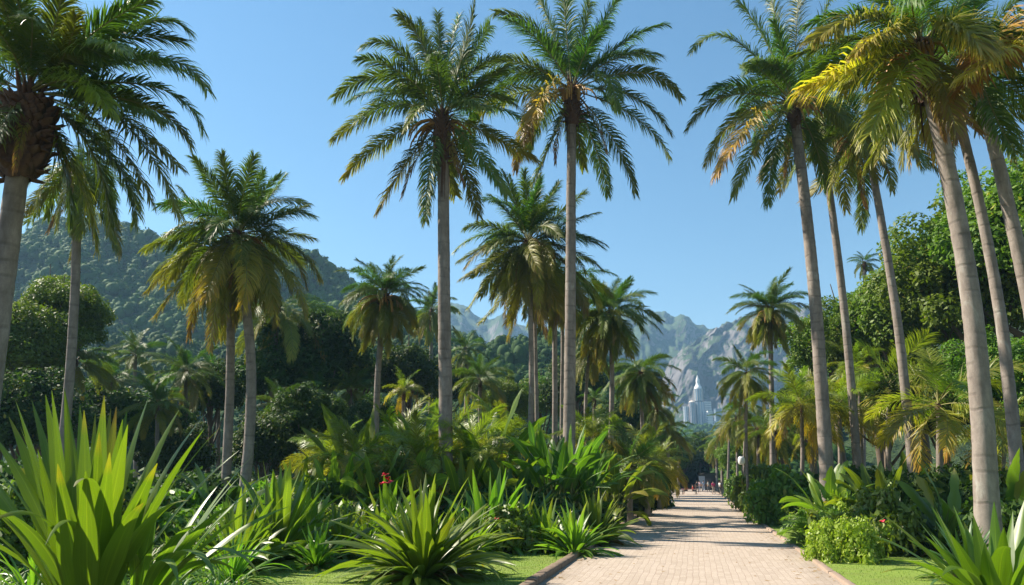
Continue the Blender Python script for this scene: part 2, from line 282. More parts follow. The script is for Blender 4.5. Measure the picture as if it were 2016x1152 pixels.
def boots(root, c, r, h, seed, n=60, down=0.5, scale=1.0, dark=True):
    """the shaggy cluster of old leaf bases under the crown"""
    rng = np.random.default_rng(seed+50); mb = MB(); c = np.asarray(c, float)
    zz = np.linspace(-h, h*0.15, 9); mb.tube(c+np.stack([zz*0, zz*0, zz], 1), r*(0.55+0.35*np.sin(np.linspace(0, math.pi, 9))), 10)
    for i in range(n):
        az = i*2.39996+rng.normal(0, .2); t = i/n; z = -h*down*2*(1-t)+h*0.1; L = r*(0.9+0.7*rng.random())*scale; e = R_(-15+75*t+rng.normal(0, 14)); w = r*(0.26+.12*rng.random())
        o = c+np.array([math.cos(az), math.sin(az), 0])*r*0.55+np.array([0, 0, z]); d = np.array([math.cos(az)*math.cos(e), math.sin(az)*math.cos(e), math.sin(e)])
        s = np.array([-math.sin(az), math.cos(az), 0]); u = np.cross(d, s); tt = [0, .35, .7, 1]; ww = [1, .95, .6, .12]
        V = []
        for q, wq in zip(tt, ww): p = o+d*L*q+np.array([0, 0, 1])*L*0.12*q*q; V += [p-s*w*wq*.5, p-u*w*wq*.25, p+s*w*wq*.5, p+u*w*wq*.12]
        Q = [(4*a+b, 4*a+(b+1) % 4, 4*a+4+(b+1) % 4, 4*a+4+b) for a in range(3) for b in range(4)]; mb.add(V, Q)
    for i in range(n//2):   # hanging fibre strands
        az = rng.random()*6.28; o = c+np.array([math.cos(az), math.sin(az), 0])*r*(.6+.3*rng.random())+np.array([0, 0, -h*rng.random()]); L = h*(0.3+.7*rng.random())
        s = np.array([-math.sin(az), math.cos(az), 0])*r*0.07; q = np.array([math.cos(az)*.15*r, math.sin(az)*.15*r, -L])
        mb.add([o-s, o+s, o+q+s*.3, o+q-s*.3], [(0, 1, 2, 3)])
    link('leaf_bases', mb.mesh('leaf_bases', M['fibre']), root)
def bulb(root, c, r, h, seed, n=230):
    rng = np.random.default_rng(seed); mb = MB(); c = np.asarray(c, float); zz = np.linspace(-h/2, h/2, 9); prof = np.array([.52, .72, .86, .95, 1.0, 1.0, .96, .9, .8]); mb.tube(c+np.stack([zz*0, zz*0, zz], 1), r*prof*.82, 12)
    for i in range(n):
        t = (i+rng.random())/n; az = i*2.39996+rng.normal(0, .15); rr = r*np.interp(t, np.linspace(0, 1, 9), prof)*.78; w = r*(.20+.12*rng.random()); L = r*(.42+.3*rng.random()); e = R_(58+rng.normal(0, 16)-18*t+(rng.random() < .12)*-60)
        d = np.array([math.cos(az)*math.cos(e), math.sin(az)*math.cos(e), math.sin(e)]); s = np.array([-math.sin(az), math.cos(az), 0]); u = np.cross(d, s); o = c+np.array([math.cos(az)*rr, math.sin(az)*rr, -h/2+h*t-L*.5]); V = []
        for q, wq in zip([0, .4, .75, 1], [.9, 1, .75, .15]): p = o+d*L*q; V += [p-s*w*wq, p-u*w*wq*.35, p+s*w*wq, p+u*w*wq*.2]
        mb.add(V, [(4*a+b, 4*a+(b+1) % 4, 4*a+4+(b+1) % 4, 4*a+4+b) for a in range(3) for b in range(4)])
    link('leaf_bases', mb.mesh('leaf_bases', M['fibre']), root)
def fruitstalks(root, c, r, seed, n=4):
    rng = np.random.default_rng(seed); 
    for i in range(n):
        mb = MB(); az = rng.random()*6.28; o = np.asarray(c, float)
        for k in range(14):
            a2 = az+rng.normal(0, .35); L = r*(1.3+rng.random()); P = arch(40+rng.normal(0, 12), -75, L, 7, 1.0)
            P = np.stack([P[:, 1]*math.cos(a2), P[:, 1]*math.sin(a2), P[:, 2]], 1)+o; mb.tube(P, np.linspace(.05, .02, 7)*r*1.6, 4)
        link('flower_stalk', mb.mesh('flower_stalk', M['fruit']), root)
def palm(x, d, hx, hy, tw, L, label, seed, lib='palm_frond', n=32, emin=-66, emax=88, traced=None, dry=0.3, bend=(0, 0), cat='palm tree', group='palm trees', name='palm_tree', bootr=1.0, booth=1.0, fruit=0, tilt=0, epow=1.0, hd=0.0, skirt=0, tw1=0.78, wid=1.0, flare=1.5, tgrav=0.6):
    """palm standing at photo column x, distance d, crown heart at photo pixel (hx, hy), trunk tw px wide"""
    rng = np.random.default_rng(seed); base = G(x, d); top = U(hx, hy, d+hd); root = thing(name, label, cat, base, 0, group); lt = top-base
    r = tw*d/FPX/2; trunk(root, (0, 0, -0.1), lt-np.array([0, 0, 0.25]), r, r*tw1, bend, seed, flare)
    if bootr: boots(root, lt, r*1.25*bootr, 1.2*booth*r/0.25, seed, n=int(44*min(2.2, bootr*booth)))
    if fruit: fruitstalks(root, lt-np.array([0, 0, .3]), 1.0, seed, fruit)
    if traced:
        for f in traced:
            x1, y1, x2, y2 = f[:4]; yel = f[4] if len(f) > 4 else 0.1; px = L*FPX/d; ln = max(40, math.hypot(x2-hx, y2-hy)); 
            dz = (f[5] if len(f) > 5 else rng.choice([-1, 1])*math.sqrt(max(0.04, 1-min(1, ln/px)**2))*0.72*L)
            P1 = U(x1, y1, d+hd+dz*0.55)-base; P2 = U(x2, y2, d+hd+dz)-base
            P0 = lt+np.array([0, 0, .1])+nrm(P1-lt)*r*0.9; mb = MB()
            W = f[6] if len(f) > 6 else 1.0
            frond(mb, bez(P0, P1, P2, 15), L*0.19*(0.9+.2*rng.random())*W, 150, 0.050*L/5*(1.35 if W > 1 else 1), rng, tgrav, yel, rng.normal(0, 0.4), rad=0.04*L/5, start=0.16, pinch=0.5, splay=0.5)
            link('frond', mb.mesh('traced_frond', FM if W <= 1 else LM), root)
    libs = LIB[lib]; dl = LIB['dry_tipped_frond'] if lib in ('palm_frond',) else libs
    for i in range(n):
        t = (i+0.5)/n; e = emax-(emax-emin)*t**epow+rng.normal(0, 5); az = i*2.39996+rng.normal(0, 0.22)+seed
        use = dl if (e < 25 and rng.random() < dry+0.3*(e < -20)) else libs
        k = int(np.argmin([abs(a[0]-e) for a in use]))//2*2+int(rng.random() < .5); me = use[k][1]
        s = L/5*(0.80+0.32*rng.random())*(0.82 if e > 75 else 1)
        link('frond', me, root, lt+np.array([0, 0, 0.15*math.sin(R_(e))]), (rng.normal(0, .10)+R_(tilt), rng.normal(0, .32), az), (s*wid, s, s))
    for i in range(2 if (L > 3 and lib == 'palm_frond') else 0):
        s = L/5*(.65+.2*rng.random()); link('frond', LIB['dead_frond'][rng.integers(0, 6)][1], root, lt+np.array([0, 0, -.25]), (rng.normal(0, .08), rng.normal(0, .4), rng.random()*6.28), (s*.8, s, s))
    return root
# ---- strap / paddle leaves
def straps(mb, az, e0, bend, L, W, rng, shape='strap', fold=0.22, seg=9, org=None, roll=None, wavy=0.0, yel=0.05, pw=1.6, mi=0, torn=0.0, curl=None, tiny=0.03):
    n = len(az); t = np.linspace(0, 1, seg+1); az = np.asarray(az); L = np.broadcast_to(L, (n,)); W = np.broadcast_to(W, (n,)); bend = np.broadcast_to(bend, (n,)); e0 = np.broadcast_to(e0, (n,))
    e = np.radians(e0[:, None]-bend[:, None]*t[None]**pw); c = az[:, None]+(np.zeros((n, 1)) if curl is None else curl[:, None])*t[None]**1.5
    D = np.stack([np.cos(e)*np.cos(c), np.cos(e)*np.sin(c), np.sin(e)], -1); P = np.cumsum(D, 1)*(L/seg)[:, None, None]; P -= P[:, :1]
    if org is not None: P = P+np.asarray(org)[:, None] if np.ndim(org) == 2 else P+np.asarray(org)
    S = np.stack([-np.sin(c), np.cos(c), 0*c], -1); Nn = np.cross(D, S); Nn *= -1
    rl = (np.zeros(n) if roll is None else roll)[:, None, None]*t[None, :, None]; S, Nn = S*np.cos(rl)+Nn*np.sin(rl), Nn*np.cos(rl)-S*np.sin(rl)
    if shape == 'strap': w = np.clip(0.42+1.25*t, 0, 1)*np.clip((1-t)*2.3, 0, 1)**0.75
    elif shape == 'lance': w = np.sin(np.clip(t*1.02, 0, 1)**0.75*math.pi)**0.8*0.95+0.06
    elif shape == 'broad': w = np.clip(0.34+1.3*t, 0, 1)*np.clip((1-t)*2.1, 0, 1)**0.8
    else: w = np.where(t < .24, 0.05, np.sin(np.clip((t-.20)/.80, 0, 1)**0.72*math.pi)**0.55)
    w = np.maximum(w, tiny); us = np.array([-1, -.5, 0, .5, 1.0]); 
    X = P[:, :, None]+(S*(W[:, None]*0.5*w[None])[..., None])[:, :, None]*us[None, None, :, None]
    fo = fold*np.abs(us)[None, None, :]*(W[:, None]*0.5*w[None])[..., None]
    if wavy: fo = fo+wavy*W[:, None, None]*(np.sin(t[None, :, None]*(14+6*rng.random((n, 1, 1)))+rng.random((n, 1, 1))*6+us[None, None]*1.2))*np.abs(us)[None, None]*w[None, :, None]
    if torn: X = X-(S*(W[:, None]*0.5*w[None])[..., None])[:, :, None]*us[None, None, :, None]*(rng.random((n, seg+1, 1, 1))**3*torn)*(np.abs(us) > .9)[None, None, :, None]
    X = X+Nn[:, :, None]*fo[..., None]
    i = (np.arange(n)[:, None]*(seg+1)+np.arange(seg)[None])[..., None]*5+np.arange(4)[None, None]
    Q = np.stack([i, i+1, i+6, i+5], -1); A = np.zeros((n, seg+1, 5, 4)); A[..., 0] = rng.random((n, 1, 1)); A[..., 1] = t[None, :, None]; A[..., 2] = (us/2+.5)[None, None]
    yy = yel*rng.random((n, 1, 1))**2*1.6+(rng.random((n, 1, 1)) < yel*.6)*0.5; A[..., 3] = np.clip(yy*(t[None, :, None]**3)+(t[None, :, None] > .93)*(rng.random((n, 1, 1)) < .3)*.35+(rng.random((n, 1, 1)) < yel*.1)*.4, 0, 1)
    mb.add(X, Q, A, mi)
def rosette_mesh(key, n, L, W, seed, emin=5, emax=88, bend=(15, 70), shape='strap', fold=0.22, mat='blade2', wavy=0.0, seg=9, yel=0.06, base_r=0.12, pw=1.6, dead=0, epow=0.8):
    rng = np.random.default_rng(seed); mb = MB(); t = (np.arange(n)+.5)/n; az = np.arange(n)*2.39996+rng.normal(0, .25, n)
    e0 = emax-(emax-emin)*t**epow+rng.normal(0, 5, n); b = bend[0]+(bend[1]-bend[0])*t+rng.normal(0, 9, n)+25*(rng.random(n) < .12)
    org = np.stack([np.cos(az)*base_r*t, np.sin(az)*base_r*t, 0*t], 1)
    straps(mb, az, e0, b, L*(0.72+0.42*rng.random(n)), W*(0.75+0.45*rng.random(n)), rng, shape, fold, seg, org, rng.normal(0, .5, n), wavy, yel, pw, curl=rng.normal(0, .25, n))
    m = max(8, n//9); az = rng.random(m)*6.28; q0 = len(mb.a); straps(mb, az, rng.normal(8, 8, m), 45+20*rng.random(m), L*(.45+.25*rng.random(m)), W*.7, rng, 'strap', .5, 6, np.array([0, 0, .12]), rng.normal(0, 1, m), curl=rng.normal(0, .4, m)); mb.a[q0][:, 3] = .62+.38*rng.random(len(mb.a[q0]))
    return mb.mesh(key, M[mat])
def plant(name, label, cat, x, d, mesh, part='foliage', s=1.0, rz=0, group=None, z=0.0, sz=None):
    """a plant whose foliage mesh is a part of its thing"""
    root = thing(name, label, cat, G(x, d, z), 0, group); link(part, mesh, root, (0, 0, 0), (0, 0, rz), (s, s, sz or s)); return root
# ---- leafy crowns
def leafcloud(mb, C, R, nper, size, rng, mi=0, up=0.35, jit=0.22, light=None, droop=0.0):
    C = np.asarray(C); R = np.asarray(R); m = len(C); n = m*nper
    z = rng.random(n)*1.75-0.75; a = rng.random(n)*2*math.pi; q = np.sqrt(np.clip(1-z*z, 0, 1)); O = np.stack([q*np.cos(a), q*np.sin(a), z], 1)
    idx = np.repeat(np.arange(m), nper); P = C[idx]+O*(R[idx]*(1-jit*rng.random(n)**1.5*2+jit*.4))[:, None]
    Nn = nrm(O*0.7+np.array([0, 0, up])+rng.normal(0, .45, (n, 3))); T = nrm(np.cross(Nn, rng.normal(0, 1, (n, 3)))); T = nrm(T+np.array([0, 0, -droop])); B = np.cross(Nn, T)
    s = size*(0.6+0.8*rng.random(n))[:, None]
    V = np.stack([P-T*s*.5, P+B*s*.27+T*s*.02-Nn*s*.05, P+T*s*.5, P-B*s*.27+T*s*.02-Nn*s*.05], 1); Q = np.arange(n*4).reshape(n, 4)
    A = np.zeros((n, 4, 4)); lob = rng.random(m)[idx] if light is None else light[idx]; A[..., 0] = np.clip(0.5*lob+0.55*rng.random(n), 0, 1)[:, None]; A[..., 1] = .5; A[..., 2] = .3
    A[..., 3] = ((rng.random(n) < 0.02)*0.4)[:, None]; mb.add(V, Q, A, mi)
def lobes(nl, rx, rz, rng, zc=0.0, lob=(0.26, 0.42), zmin=-0.55, rough=0.17):
    i = np.arange(nl)+.5; z = 1-(1-zmin)*i/nl; q = np.sqrt(np.clip(1-z*z, 0, 1)); a = i*2.39996+rng.random()*6
    C = np.stack([q*np.cos(a)*rx, q*np.sin(a)*rx, z*rz], 1)*(0.70+rough*rng.normal(0, 1, (nl, 1))); C[:, 2] += zc
    return C, (lob[0]+(lob[1]-lob[0])*rng.random(nl)**1.5)*rx
def tree_meshes(seed, nl=46, nper=330, size=0.075, flat=0.85, mat='tree', trunkh=1.1, limb=True, lob=(0.24, 0.42)):
    """unit broadleaf tree: crown radius 1 centred at z=0, trunk of height trunkh below"""
    rng = np.random.default_rng(seed); C, R = lobes(nl, 1.0, flat, rng, lob=lob); mb = MB()
    C2, R2 = lobes(nl//3, 0.5, flat*.5, rng); leafcloud(mb, np.vstack([C, C2]), np.r_[R, R2*1.2], nper, size, rng)
    tw = np.random.default_rng(seed+7); Cs = C[tw.choice(nl, nl//3, False)]; Cs = Cs+nrm(Cs)*0.2; leafcloud(mb, Cs, np.full(len(Cs), .13), nper//6, size, rng, jit=.5)
    cr = mb.mesh('crown', M[mat]); tb = MB(); H = trunkh+flat*0.5
    P = np.stack([0.05*np.sin(np.linspace(0, 3, 10)), 0.05*np.cos(np.linspace(0, 2.5, 10))-.05, np.linspace(-flat*.6-trunkh, -flat*.2, 10)], 1); tb.tube(P, np.linspace(.085, .05, 10)*(1+.5*np.exp(-np.arange(10)*1.5)), 9)
    for k in tw.choice(nl, 12, False):
        t = tw.random()*.5+.5; s = P[int(t*9)]; e = C[k]*0.9; mid = (s+e)/2+np.array([0, 0, -.08]); tb.tube(bez(s, mid, e, 7), np.linspace(.035, .008, 7), 6)
    return cr, tb.mesh('trunk', M['bark'])
TREES = {}
def broadtree(x, d, cx, cyy, rpx, label, kind, rz, group='broadleaf trees', name='broadleaf_tree', hd=0.0, sz=1.0):
    c = U(cx, cyy, d+hd); base = G(x, d); r = rpx*d/FPX; root = thing(name, label, 'tree', base, 0, group); cr, tk = TREES[kind]; lt = c-base
    link('crown', cr, root, lt, (0, 0, rz), (r, r, r*sz)); s = lt[2]/(0.85*.6+1.1)
    link('trunk', tk, root, (lt[0], lt[1], lt[2]), (0, 0, rz), (r, r, s)); return root
def bush_mesh(seed, mat, nl=22, nper=220, size=0.10, flat=0.75, lob=(0.24, 0.4), droop=0.0):
    rng = np.random.default_rng(seed); C, R = lobes(nl, 1.0, flat, rng, lob=lob, zmin=-0.15); mb = MB(); leafcloud(mb, C, R, nper, size, rng, droop=droop, jit=.42); E = C[rng.choice(nl, nl//2)]+rng.normal(0, .16, (nl//2, 3)); leafcloud(mb, E*1.12, np.full(nl//2, .12), nper//5, size, rng, jit=.6)
    C2, R2 = lobes(6, .5, flat*.5, rng, lob=(.5, .8)); leafcloud(mb, C2, R2, nper, size, rng)
    for k in range(8):
        e = C[rng.integers(nl)]; mb.tube(bez((0, 0, -.1), e*.4+np.array([0, 0, .1]), e, 6), np.linspace(.022, .008, 6), 4, (0.2, .5, .3, 0.9))
    return mb.mesh('foliage', M[mat])
def spiky_mesh(seed, mat, n=90, L=0.55, W=0.05, nl=20):
    """shrub of many small strap-leaf tufts"""
    rng = np.random.default_rng(seed); mb = MB(); C, R = lobes(nl, .75, .6, rng, zmin=-.1)
    for c in C:
        m = 26; az = rng.random(m)*6.28; straps(mb, az, 10+75*rng.random(m), 50, L*(.5+.7*rng.random(m)), W, rng, 'lance', seg=4, org=np.tile(c, (m, 1))*.8, fold=.3)
    return mb.mesh('foliage', M[mat])
def fern_mesh(seed, n=26, L=1.0, mat=None, emin=0, emax=80, wid=.22):
    rng = np.random.default_rng(seed); mb = MB()
    for i in range(n):
        e = emax-(emax-emin)*(i+.5)/n+rng.normal(0, 6); P = arch(e, e-70-rng.random()*30, L*(.75+.4*rng.random()), 9, 1.2, rng.normal(0, 20)); a = i*2.4+rng.normal(0, .3)
        P = np.stack([P[:, 0]*math.cos(a)-P[:, 1]*math.sin(a), P[:, 0]*math.sin(a)+P[:, 1]*math.cos(a), P[:, 2]], 1)
        frond(mb, P, L*wid, 26, L*.028, rng, .35, .1+.3*(rng.random() < .1), rng.normal(0, .5), kseg=2, rad=.008*L, start=.1)
    return mb.mesh('foliage', [M[mat or 'shrub'], M['stem']])
def banana_mesh(seed, n=11, H=3.0, LL=2.0, W=.5, mat='banana', emin=35, emax=85, spread=.35, bend=(25, 75)):
    rng = np.random.default_rng(seed); mb = MB(); t = (np.arange(n)+.5)/n; az = np.arange(n)*2.4+rng.normal(0, .35, n); e0 = emax-(emax-emin)*t+rng.normal(0, 4, n)
    o = np.stack([np.cos(az)*spread*rng.random(n), np.sin(az)*spread*rng.random(n), H*(.12+.3*rng.random(n))], 1)
    Lf = (H*.35+LL)*(.8+.3*rng.random(n)); straps(mb, az, e0, bend[0]+(bend[1]-bend[0])*t+rng.normal(0, 10, n), Lf, W*(.8+.4*rng.random(n)), rng, 'paddle', .18, 18, o, rng.normal(0, .7, n), .03, .08, 1.9, torn=.35, curl=rng.normal(0, .3, n))
    f = mb.mesh('foliage', M[mat]); sb = MB()
    for k in range(n):
        e = R_(e0[k]); p1 = o[k]+np.array([math.cos(e)*math.cos(az[k]), math.cos(e)*math.sin(az[k]), math.sin(e)])*Lf[k]*.26
        sb.tube(bez((o[k][0]*.6, o[k][1]*.6, -.1), (o[k]*[.8, .8, .5]+[0, 0, 0]), p1, 8), np.linspace(.05, .018, 8)*(H/3), 6)
    return f, sb.mesh('stems', M['stem'])
def clump(name, label, cat, x, d, pair, s=1.0, rz=0, group=None):
    root = thing(name, label, cat, G(x, d), 0, group); link('foliage', pair[0], root, (0, 0, 0), (0, 0, rz), s); link('stems', pair[1], root, (0, 0, 0), (0, 0, rz), s); return root
# ------------------------------------------------------------------ the setting
def sheet(name, pts, z, mat, kind='structure', label=None, thick=0.0):
    me = bpy.data.meshes.new(name); n = len(pts); V = [(p[0], p[1], z) for p in pts]; F = [list(range(n))]
    if thick: V += [(p[0], p[1], z-thick) for p in pts]; F += [[i, i+n, (i+1) % n+n, (i+1) % n] for i in range(n)]
    me.from_pydata(V, [], F); me.update(); me.materials.append(mat); o = link(name, me); tag(o, label, kind=kind)
    if me.polygons[0].normal.z < 0: me.flip_normals()
    return o
M['soil'] = surf('soil', (0.030, 0.028, 0.014), (0.075, 0.06, 0.03), 3, 0.95, 0.7, 0.05, c3=(0.03, 0.05, 0.012), s3=.8)
M['lawn'] = surf('lawn_turf', (0.13, 0.20, 0.026), (0.21, 0.29, 0.04), 26, 0.9, 0.9, 0.02, c3=(0.16, 0.21, 0.035), s3=0.9)
M['kerb'] = surf('kerb_stone', (0.11, 0.075, 0.05), (0.27, 0.20, 0.14), 5, 0.9, 0.6, 0.03)
M['kerb2'] = surf('pale_kerb_stone', (0.22, 0.16, 0.12), (0.36, 0.27, 0.20), 5, 0.9, 0.6, 0.03)
sheet('ground', [(-2600, -60), (2600, -60), (2600, 3200), (-2600, 3200)], -0.05, M['soil'])
# brick path
def pathmat():
    m, ns, ls = newmat('brick_paving'); tc = N(ns, 'TexCoord'); sx = N(ns, 'SeparateXYZ'); ls.new(tc.outputs['Object'], sx.inputs[0])
    wob = N(ns, 'TexNoise', Scale=0.9, Detail=2.0); ls.new(tc.outputs['Object'], wob.inputs['Vector'])
    cx = N(ns, 'CombineXYZ'); ls.new(sx.outputs[1], cx.inputs[0]); ls.new(math_(ns, ls, 'ADD', sx.outputs[0], math_(ns, ls, 'MULTIPLY', wob.outputs[0], 0.10)), cx.inputs[1])
    b = N(ns, 'TexBrick', Scale=1.0); b.offset = 0.5; b.inputs['Color1'].default_value = (0.34, 0.275, 0.215, 1); b.inputs['Color2'].default_value = (0.43, 0.355, 0.285, 1)
    b.inputs['Mortar'].default_value = (0.27, 0.195, 0.15, 1); b.inputs['Mortar Size'].default_value = 0.0055; b.inputs['Mortar Smooth'].default_value = 0.25
    b.inputs['Brick Width'].default_value = 0.36; b.inputs['Row Height'].default_value = 0.145; b.inputs['Bias'].default_value = 0.1; ls.new(cx.outputs[0], b.inputs['Vector'])
    n1 = N(ns, 'TexNoise', Scale=0.45, Detail=5.0, Roughness=.6); ls.new(tc.outputs['Object'], n1.inputs['Vector']); n2 = N(ns, 'TexNoise', Scale=14.0, Detail=6.0, Roughness=.75); ls.new(tc.outputs['Object'], n2.inputs['Vector'])
    c = mixc(ns, ls, math_(ns, ls, 'MULTIPLY', n1.outputs[0], 0.55), b.outputs[0], (0.48, 0.405, 0.325)); rp = N(ns, 'ValToRGB'); rp.color_ramp.elements[0].position = .45; rp.color_ramp.elements[1].position = .75
    ls.new(n2.outputs[0], rp.inputs[0]); c = mixc(ns, ls, math_(ns, ls, 'MULTIPLY', rp.outputs[0], 0.45), c, (0.27, 0.19, 0.14))
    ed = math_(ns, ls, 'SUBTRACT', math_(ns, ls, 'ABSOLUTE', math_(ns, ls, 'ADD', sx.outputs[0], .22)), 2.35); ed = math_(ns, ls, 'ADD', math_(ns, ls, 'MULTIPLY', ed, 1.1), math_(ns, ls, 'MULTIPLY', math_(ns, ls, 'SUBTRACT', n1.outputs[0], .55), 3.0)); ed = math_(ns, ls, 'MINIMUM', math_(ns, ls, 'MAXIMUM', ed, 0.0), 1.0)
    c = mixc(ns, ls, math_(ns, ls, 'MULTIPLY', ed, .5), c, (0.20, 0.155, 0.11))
    p = N(ns, 'BsdfPrincipled', Roughness=0.8); p.inputs['Specular IOR Level'].default_value = 0.25; ls.new(c, p.inputs['Base Color'])
    bp = N(ns, 'Bump', Strength=0.7, Distance=0.012); ls.new(math_(ns, ls, 'SUBTRACT', math_(ns, ls, 'MULTIPLY', n2.outputs[0], 0.6), b.outputs['Fac']), bp.inputs['Height']); ls.new(bp.outputs[0], p.inputs['Normal'])
    o = N(ns, 'OutputMaterial'); ls.new(p.outputs[0], o.inputs[0]); return m
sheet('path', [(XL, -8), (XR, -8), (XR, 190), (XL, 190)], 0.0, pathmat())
sheet('plaza', [(-9, 122), (XL, 122), (XL, 190), (-9, 190)], -0.004, surf('pale_gravel', (0.40, 0.33, 0.26), (0.52, 0.44, 0.35), 9, .9))
def kerb(name, x0, w, h, y1, mat, seed, gap=1.0):
    rng = np.random.default_rng(seed); mb = MB(); y = -6.0
    while y < y1:
        l = gap*(0.85+.4*rng.random()); n = 5; jx, jz = rng.normal(0, .008), rng.normal(0, .008); sec = [(0, -.1), (0.0, h*.8), (w*.18, h), (w*.82, h*1.02), (w, h*.8), (w, -.1)]
        yy = np.linspace(y+.006, y+l-.006, n); V = np.array([[(x0+jx+sx+rng.normal(0, .004), q, sz+jz+rng.normal(0, .005)) for sx, sz in sec] for q in yy]); k = len(sec)
        i = np.arange(n-1)[:, None]*k+np.arange(k-1)[None]; mb.add(V, np.stack([i, i+1, i+k+1, i+k], -1)); mb.add(V[0], [(0, 1, 2, 3), (0, 3, 4, 5)]); mb.add(V[-1], [(3, 2, 1, 0), (5, 4, 3, 0)]); y += l
    o = link(name, mb.mesh(name, mat)); tag(o, kind='structure'); return o
kerb('kerb', XL-0.25, 0.25, 0.13, 125, M['kerb'], 1); kerb('kerb', XR, 0.17, 0.06, 125, M['kerb2'], 2, 1.6)
def wavy(pts, amp=.25, n=8, seed=0):
    rng = np.random.default_rng(seed); out = []
    for a, b in zip(pts, pts[1:]+pts[:1]):
        a = np.array(a[:2]); b = np.array(b[:2]); 
        for k in range(n): out.append(a+(b-a)*k/n+rng.normal(0, amp, 2)*(k > 0))
    return out
lawn_l = [(XL-.25, 6), (XL-.25, 26), (-5.2, 26.5), (-8, 24), (-11, 23.5), (-15, 20), (-12, 8)]
lawn_r = [(XR+.17, 6), (XR+.17, 62), (4.1, 60), (4.0, 38), (5.2, 28), (7.5, 25), (12, 24), (13, 9)]
sheet('lawn', wavy(lawn_l, 0, 2), 0.0, M['lawn'], thick=.04); sheet('lawn', wavy(lawn_r, 0, 2), 0.0, M['lawn'], thick=.04)
def grass_blades(poly, n, seed, ymin=8.0):
    rng = np.random.default_rng(seed); P = np.array(poly); lo, hi = P.min(0), P.max(0); lo[1] = max(lo[1], ymin); hi[1] = min(hi[1], 40); Q = rng.random((n*2, 2))*(hi-lo)+lo; ins = np.zeros(len(Q), bool)
    for a, b in zip(P, np.roll(P, -1, 0)):
        c = ((a[1] > Q[:, 1]) != (b[1] > Q[:, 1])) & (Q[:, 0] < (b[0]-a[0])*(Q[:, 1]-a[1])/(b[1]-a[1]+1e-9)+a[0]); ins ^= c
    Q = Q[ins]; m = len(Q); a = rng.random(m)*6.28; h = .018+.03*rng.random(m)**2; w = .006; dx = np.stack([np.cos(a), np.sin(a), 0*a], 1)*w; B = np.c_[Q, np.zeros(m)]; L = np.c_[rng.normal(0, .014, (m, 2)), h]
    V = np.stack([B-dx, B+dx, B+L+dx*.2, B+L-dx*.2], 1); A = np.zeros((m, 4, 4)); A[..., 0] = rng.random((m, 1)); mb = MB(); mb.add(V, np.arange(m*4).reshape(m, 4), A); return mb
M['grass'] = leafmat('grass_blade', (0.12, 0.19, 0.026), (0.22, 0.30, 0.045), trans=0.25, rough=.6)
g = grass_blades(lawn_l, 26000, 1); g2 = grass_blades(lawn_r, 22000, 2); V, Q, A, _ = g2.arrays(); g.add(V, Q, A)
tag(link('grass', g.mesh('grass', M['grass'])), 'short clipped grass of the lawns beside the path', 'grass', kind='stuff')
# ---- hills and mountains
def heightfn(prof, d0, d1, p, seed, amp, fx, fu):
    xs, ys = zip(*prof)
    def f(x, u):
        H = np.array([hz(y, d1) for y in np.interp(x, xs, ys)]) if np.ndim(x) else hz(float(np.interp(x, xs, ys)), d1)
        uu = np.clip(u, 0, 1); s = uu*uu*(3-2*uu); s = s**p; back = np.where(u > 1, 1-(u-1)*1.2, 1.0)
        nz = (fbm(x*fx+u*2.0, u*fu+3, seed, 5)-.5)*amp*np.clip(uu*3, 0, 1)*np.clip((1-uu)*2.5+.06, 0, 1)
        return H*(s*back+nz)
    return f
def hill(name, f, x0, x1, d0, d1, nx, nu, mat, umax=1.35, cl=0.0, seed=1):
    X, Uu = np.meshgrid(np.linspace(x0, x1, nx), np.linspace(0, umax, nu)); d = d0+(d1-d0)*Uu; Z = f(X.ravel(), Uu.ravel()).reshape(X.shape)-0.5
    if cl: Z = Z+(cl*1.4*(fbm(X*.035, Uu*6, seed+5, 4)-.5)+cl*.5*(abs(fbm(X*.07, Uu*5, seed+9, 3)-.5)*-2+.3))*np.clip(Uu*4, 0, 1)*np.clip(2.0-Uu, 0, 1)
    zc = d*math.cos(PITCH)+(Z-CAMH)*math.sin(PITCH); lat = (X-1008)/FPX*zc
    V = d[..., None]*_f+lat[..., None]*_r+np.stack([0*Z, 0*Z, Z], -1)
    if cl: dd = (fbm(X*.03, Uu*14+Z*.01, seed+2, 5)-.5)*cl*2.2; V = V+dd[..., None]*_f
    i = np.arange(nu-1)[:, None]*nx+np.arange(nx-1)[None]; mb = MB(); mb.add(V, np.stack([i, i+1, i+nx+1, i+nx], -1)); return tag(link(name, mb.mesh(name, mat)), kind='structure')
M['hill_litdark'] = surf('hill_lit_dark_canopy_tone', (0.008, 0.022, 0.006), (0.05, 0.085, 0.018), .12, .95, 1.0, 5.0)  # noise paints lit and shaded canopy tones onto the bare hill surface
def forest_units(seed, nleaf=420, leaf=.19):
    rng = np.random.default_rng(seed); C, R = lobes(14, 1.0, .62, rng, lob=(.26, .42), zmin=-.2); mb = MB(); leafcloud(mb, C, R, nleaf//14, leaf, rng, jit=.25)
    t = np.linspace(0, math.pi, 6); pr = np.stack([0*t, 0*t, .45*np.cos(t)], 1); mb.tube(pr, np.maximum(.02, .78*np.sin(t)), 8, (0.0, .5, .3, 0))
    for c, q in zip(C, R): mb.tube(c+np.stack([0*t[::1], 0*t, -.9*q*np.cos(t)], 1), np.maximum(.01, .86*q*np.sin(t)), 6, (0.15+.3*rng.random(), .5, .3, 0))
    return mb.arrays()
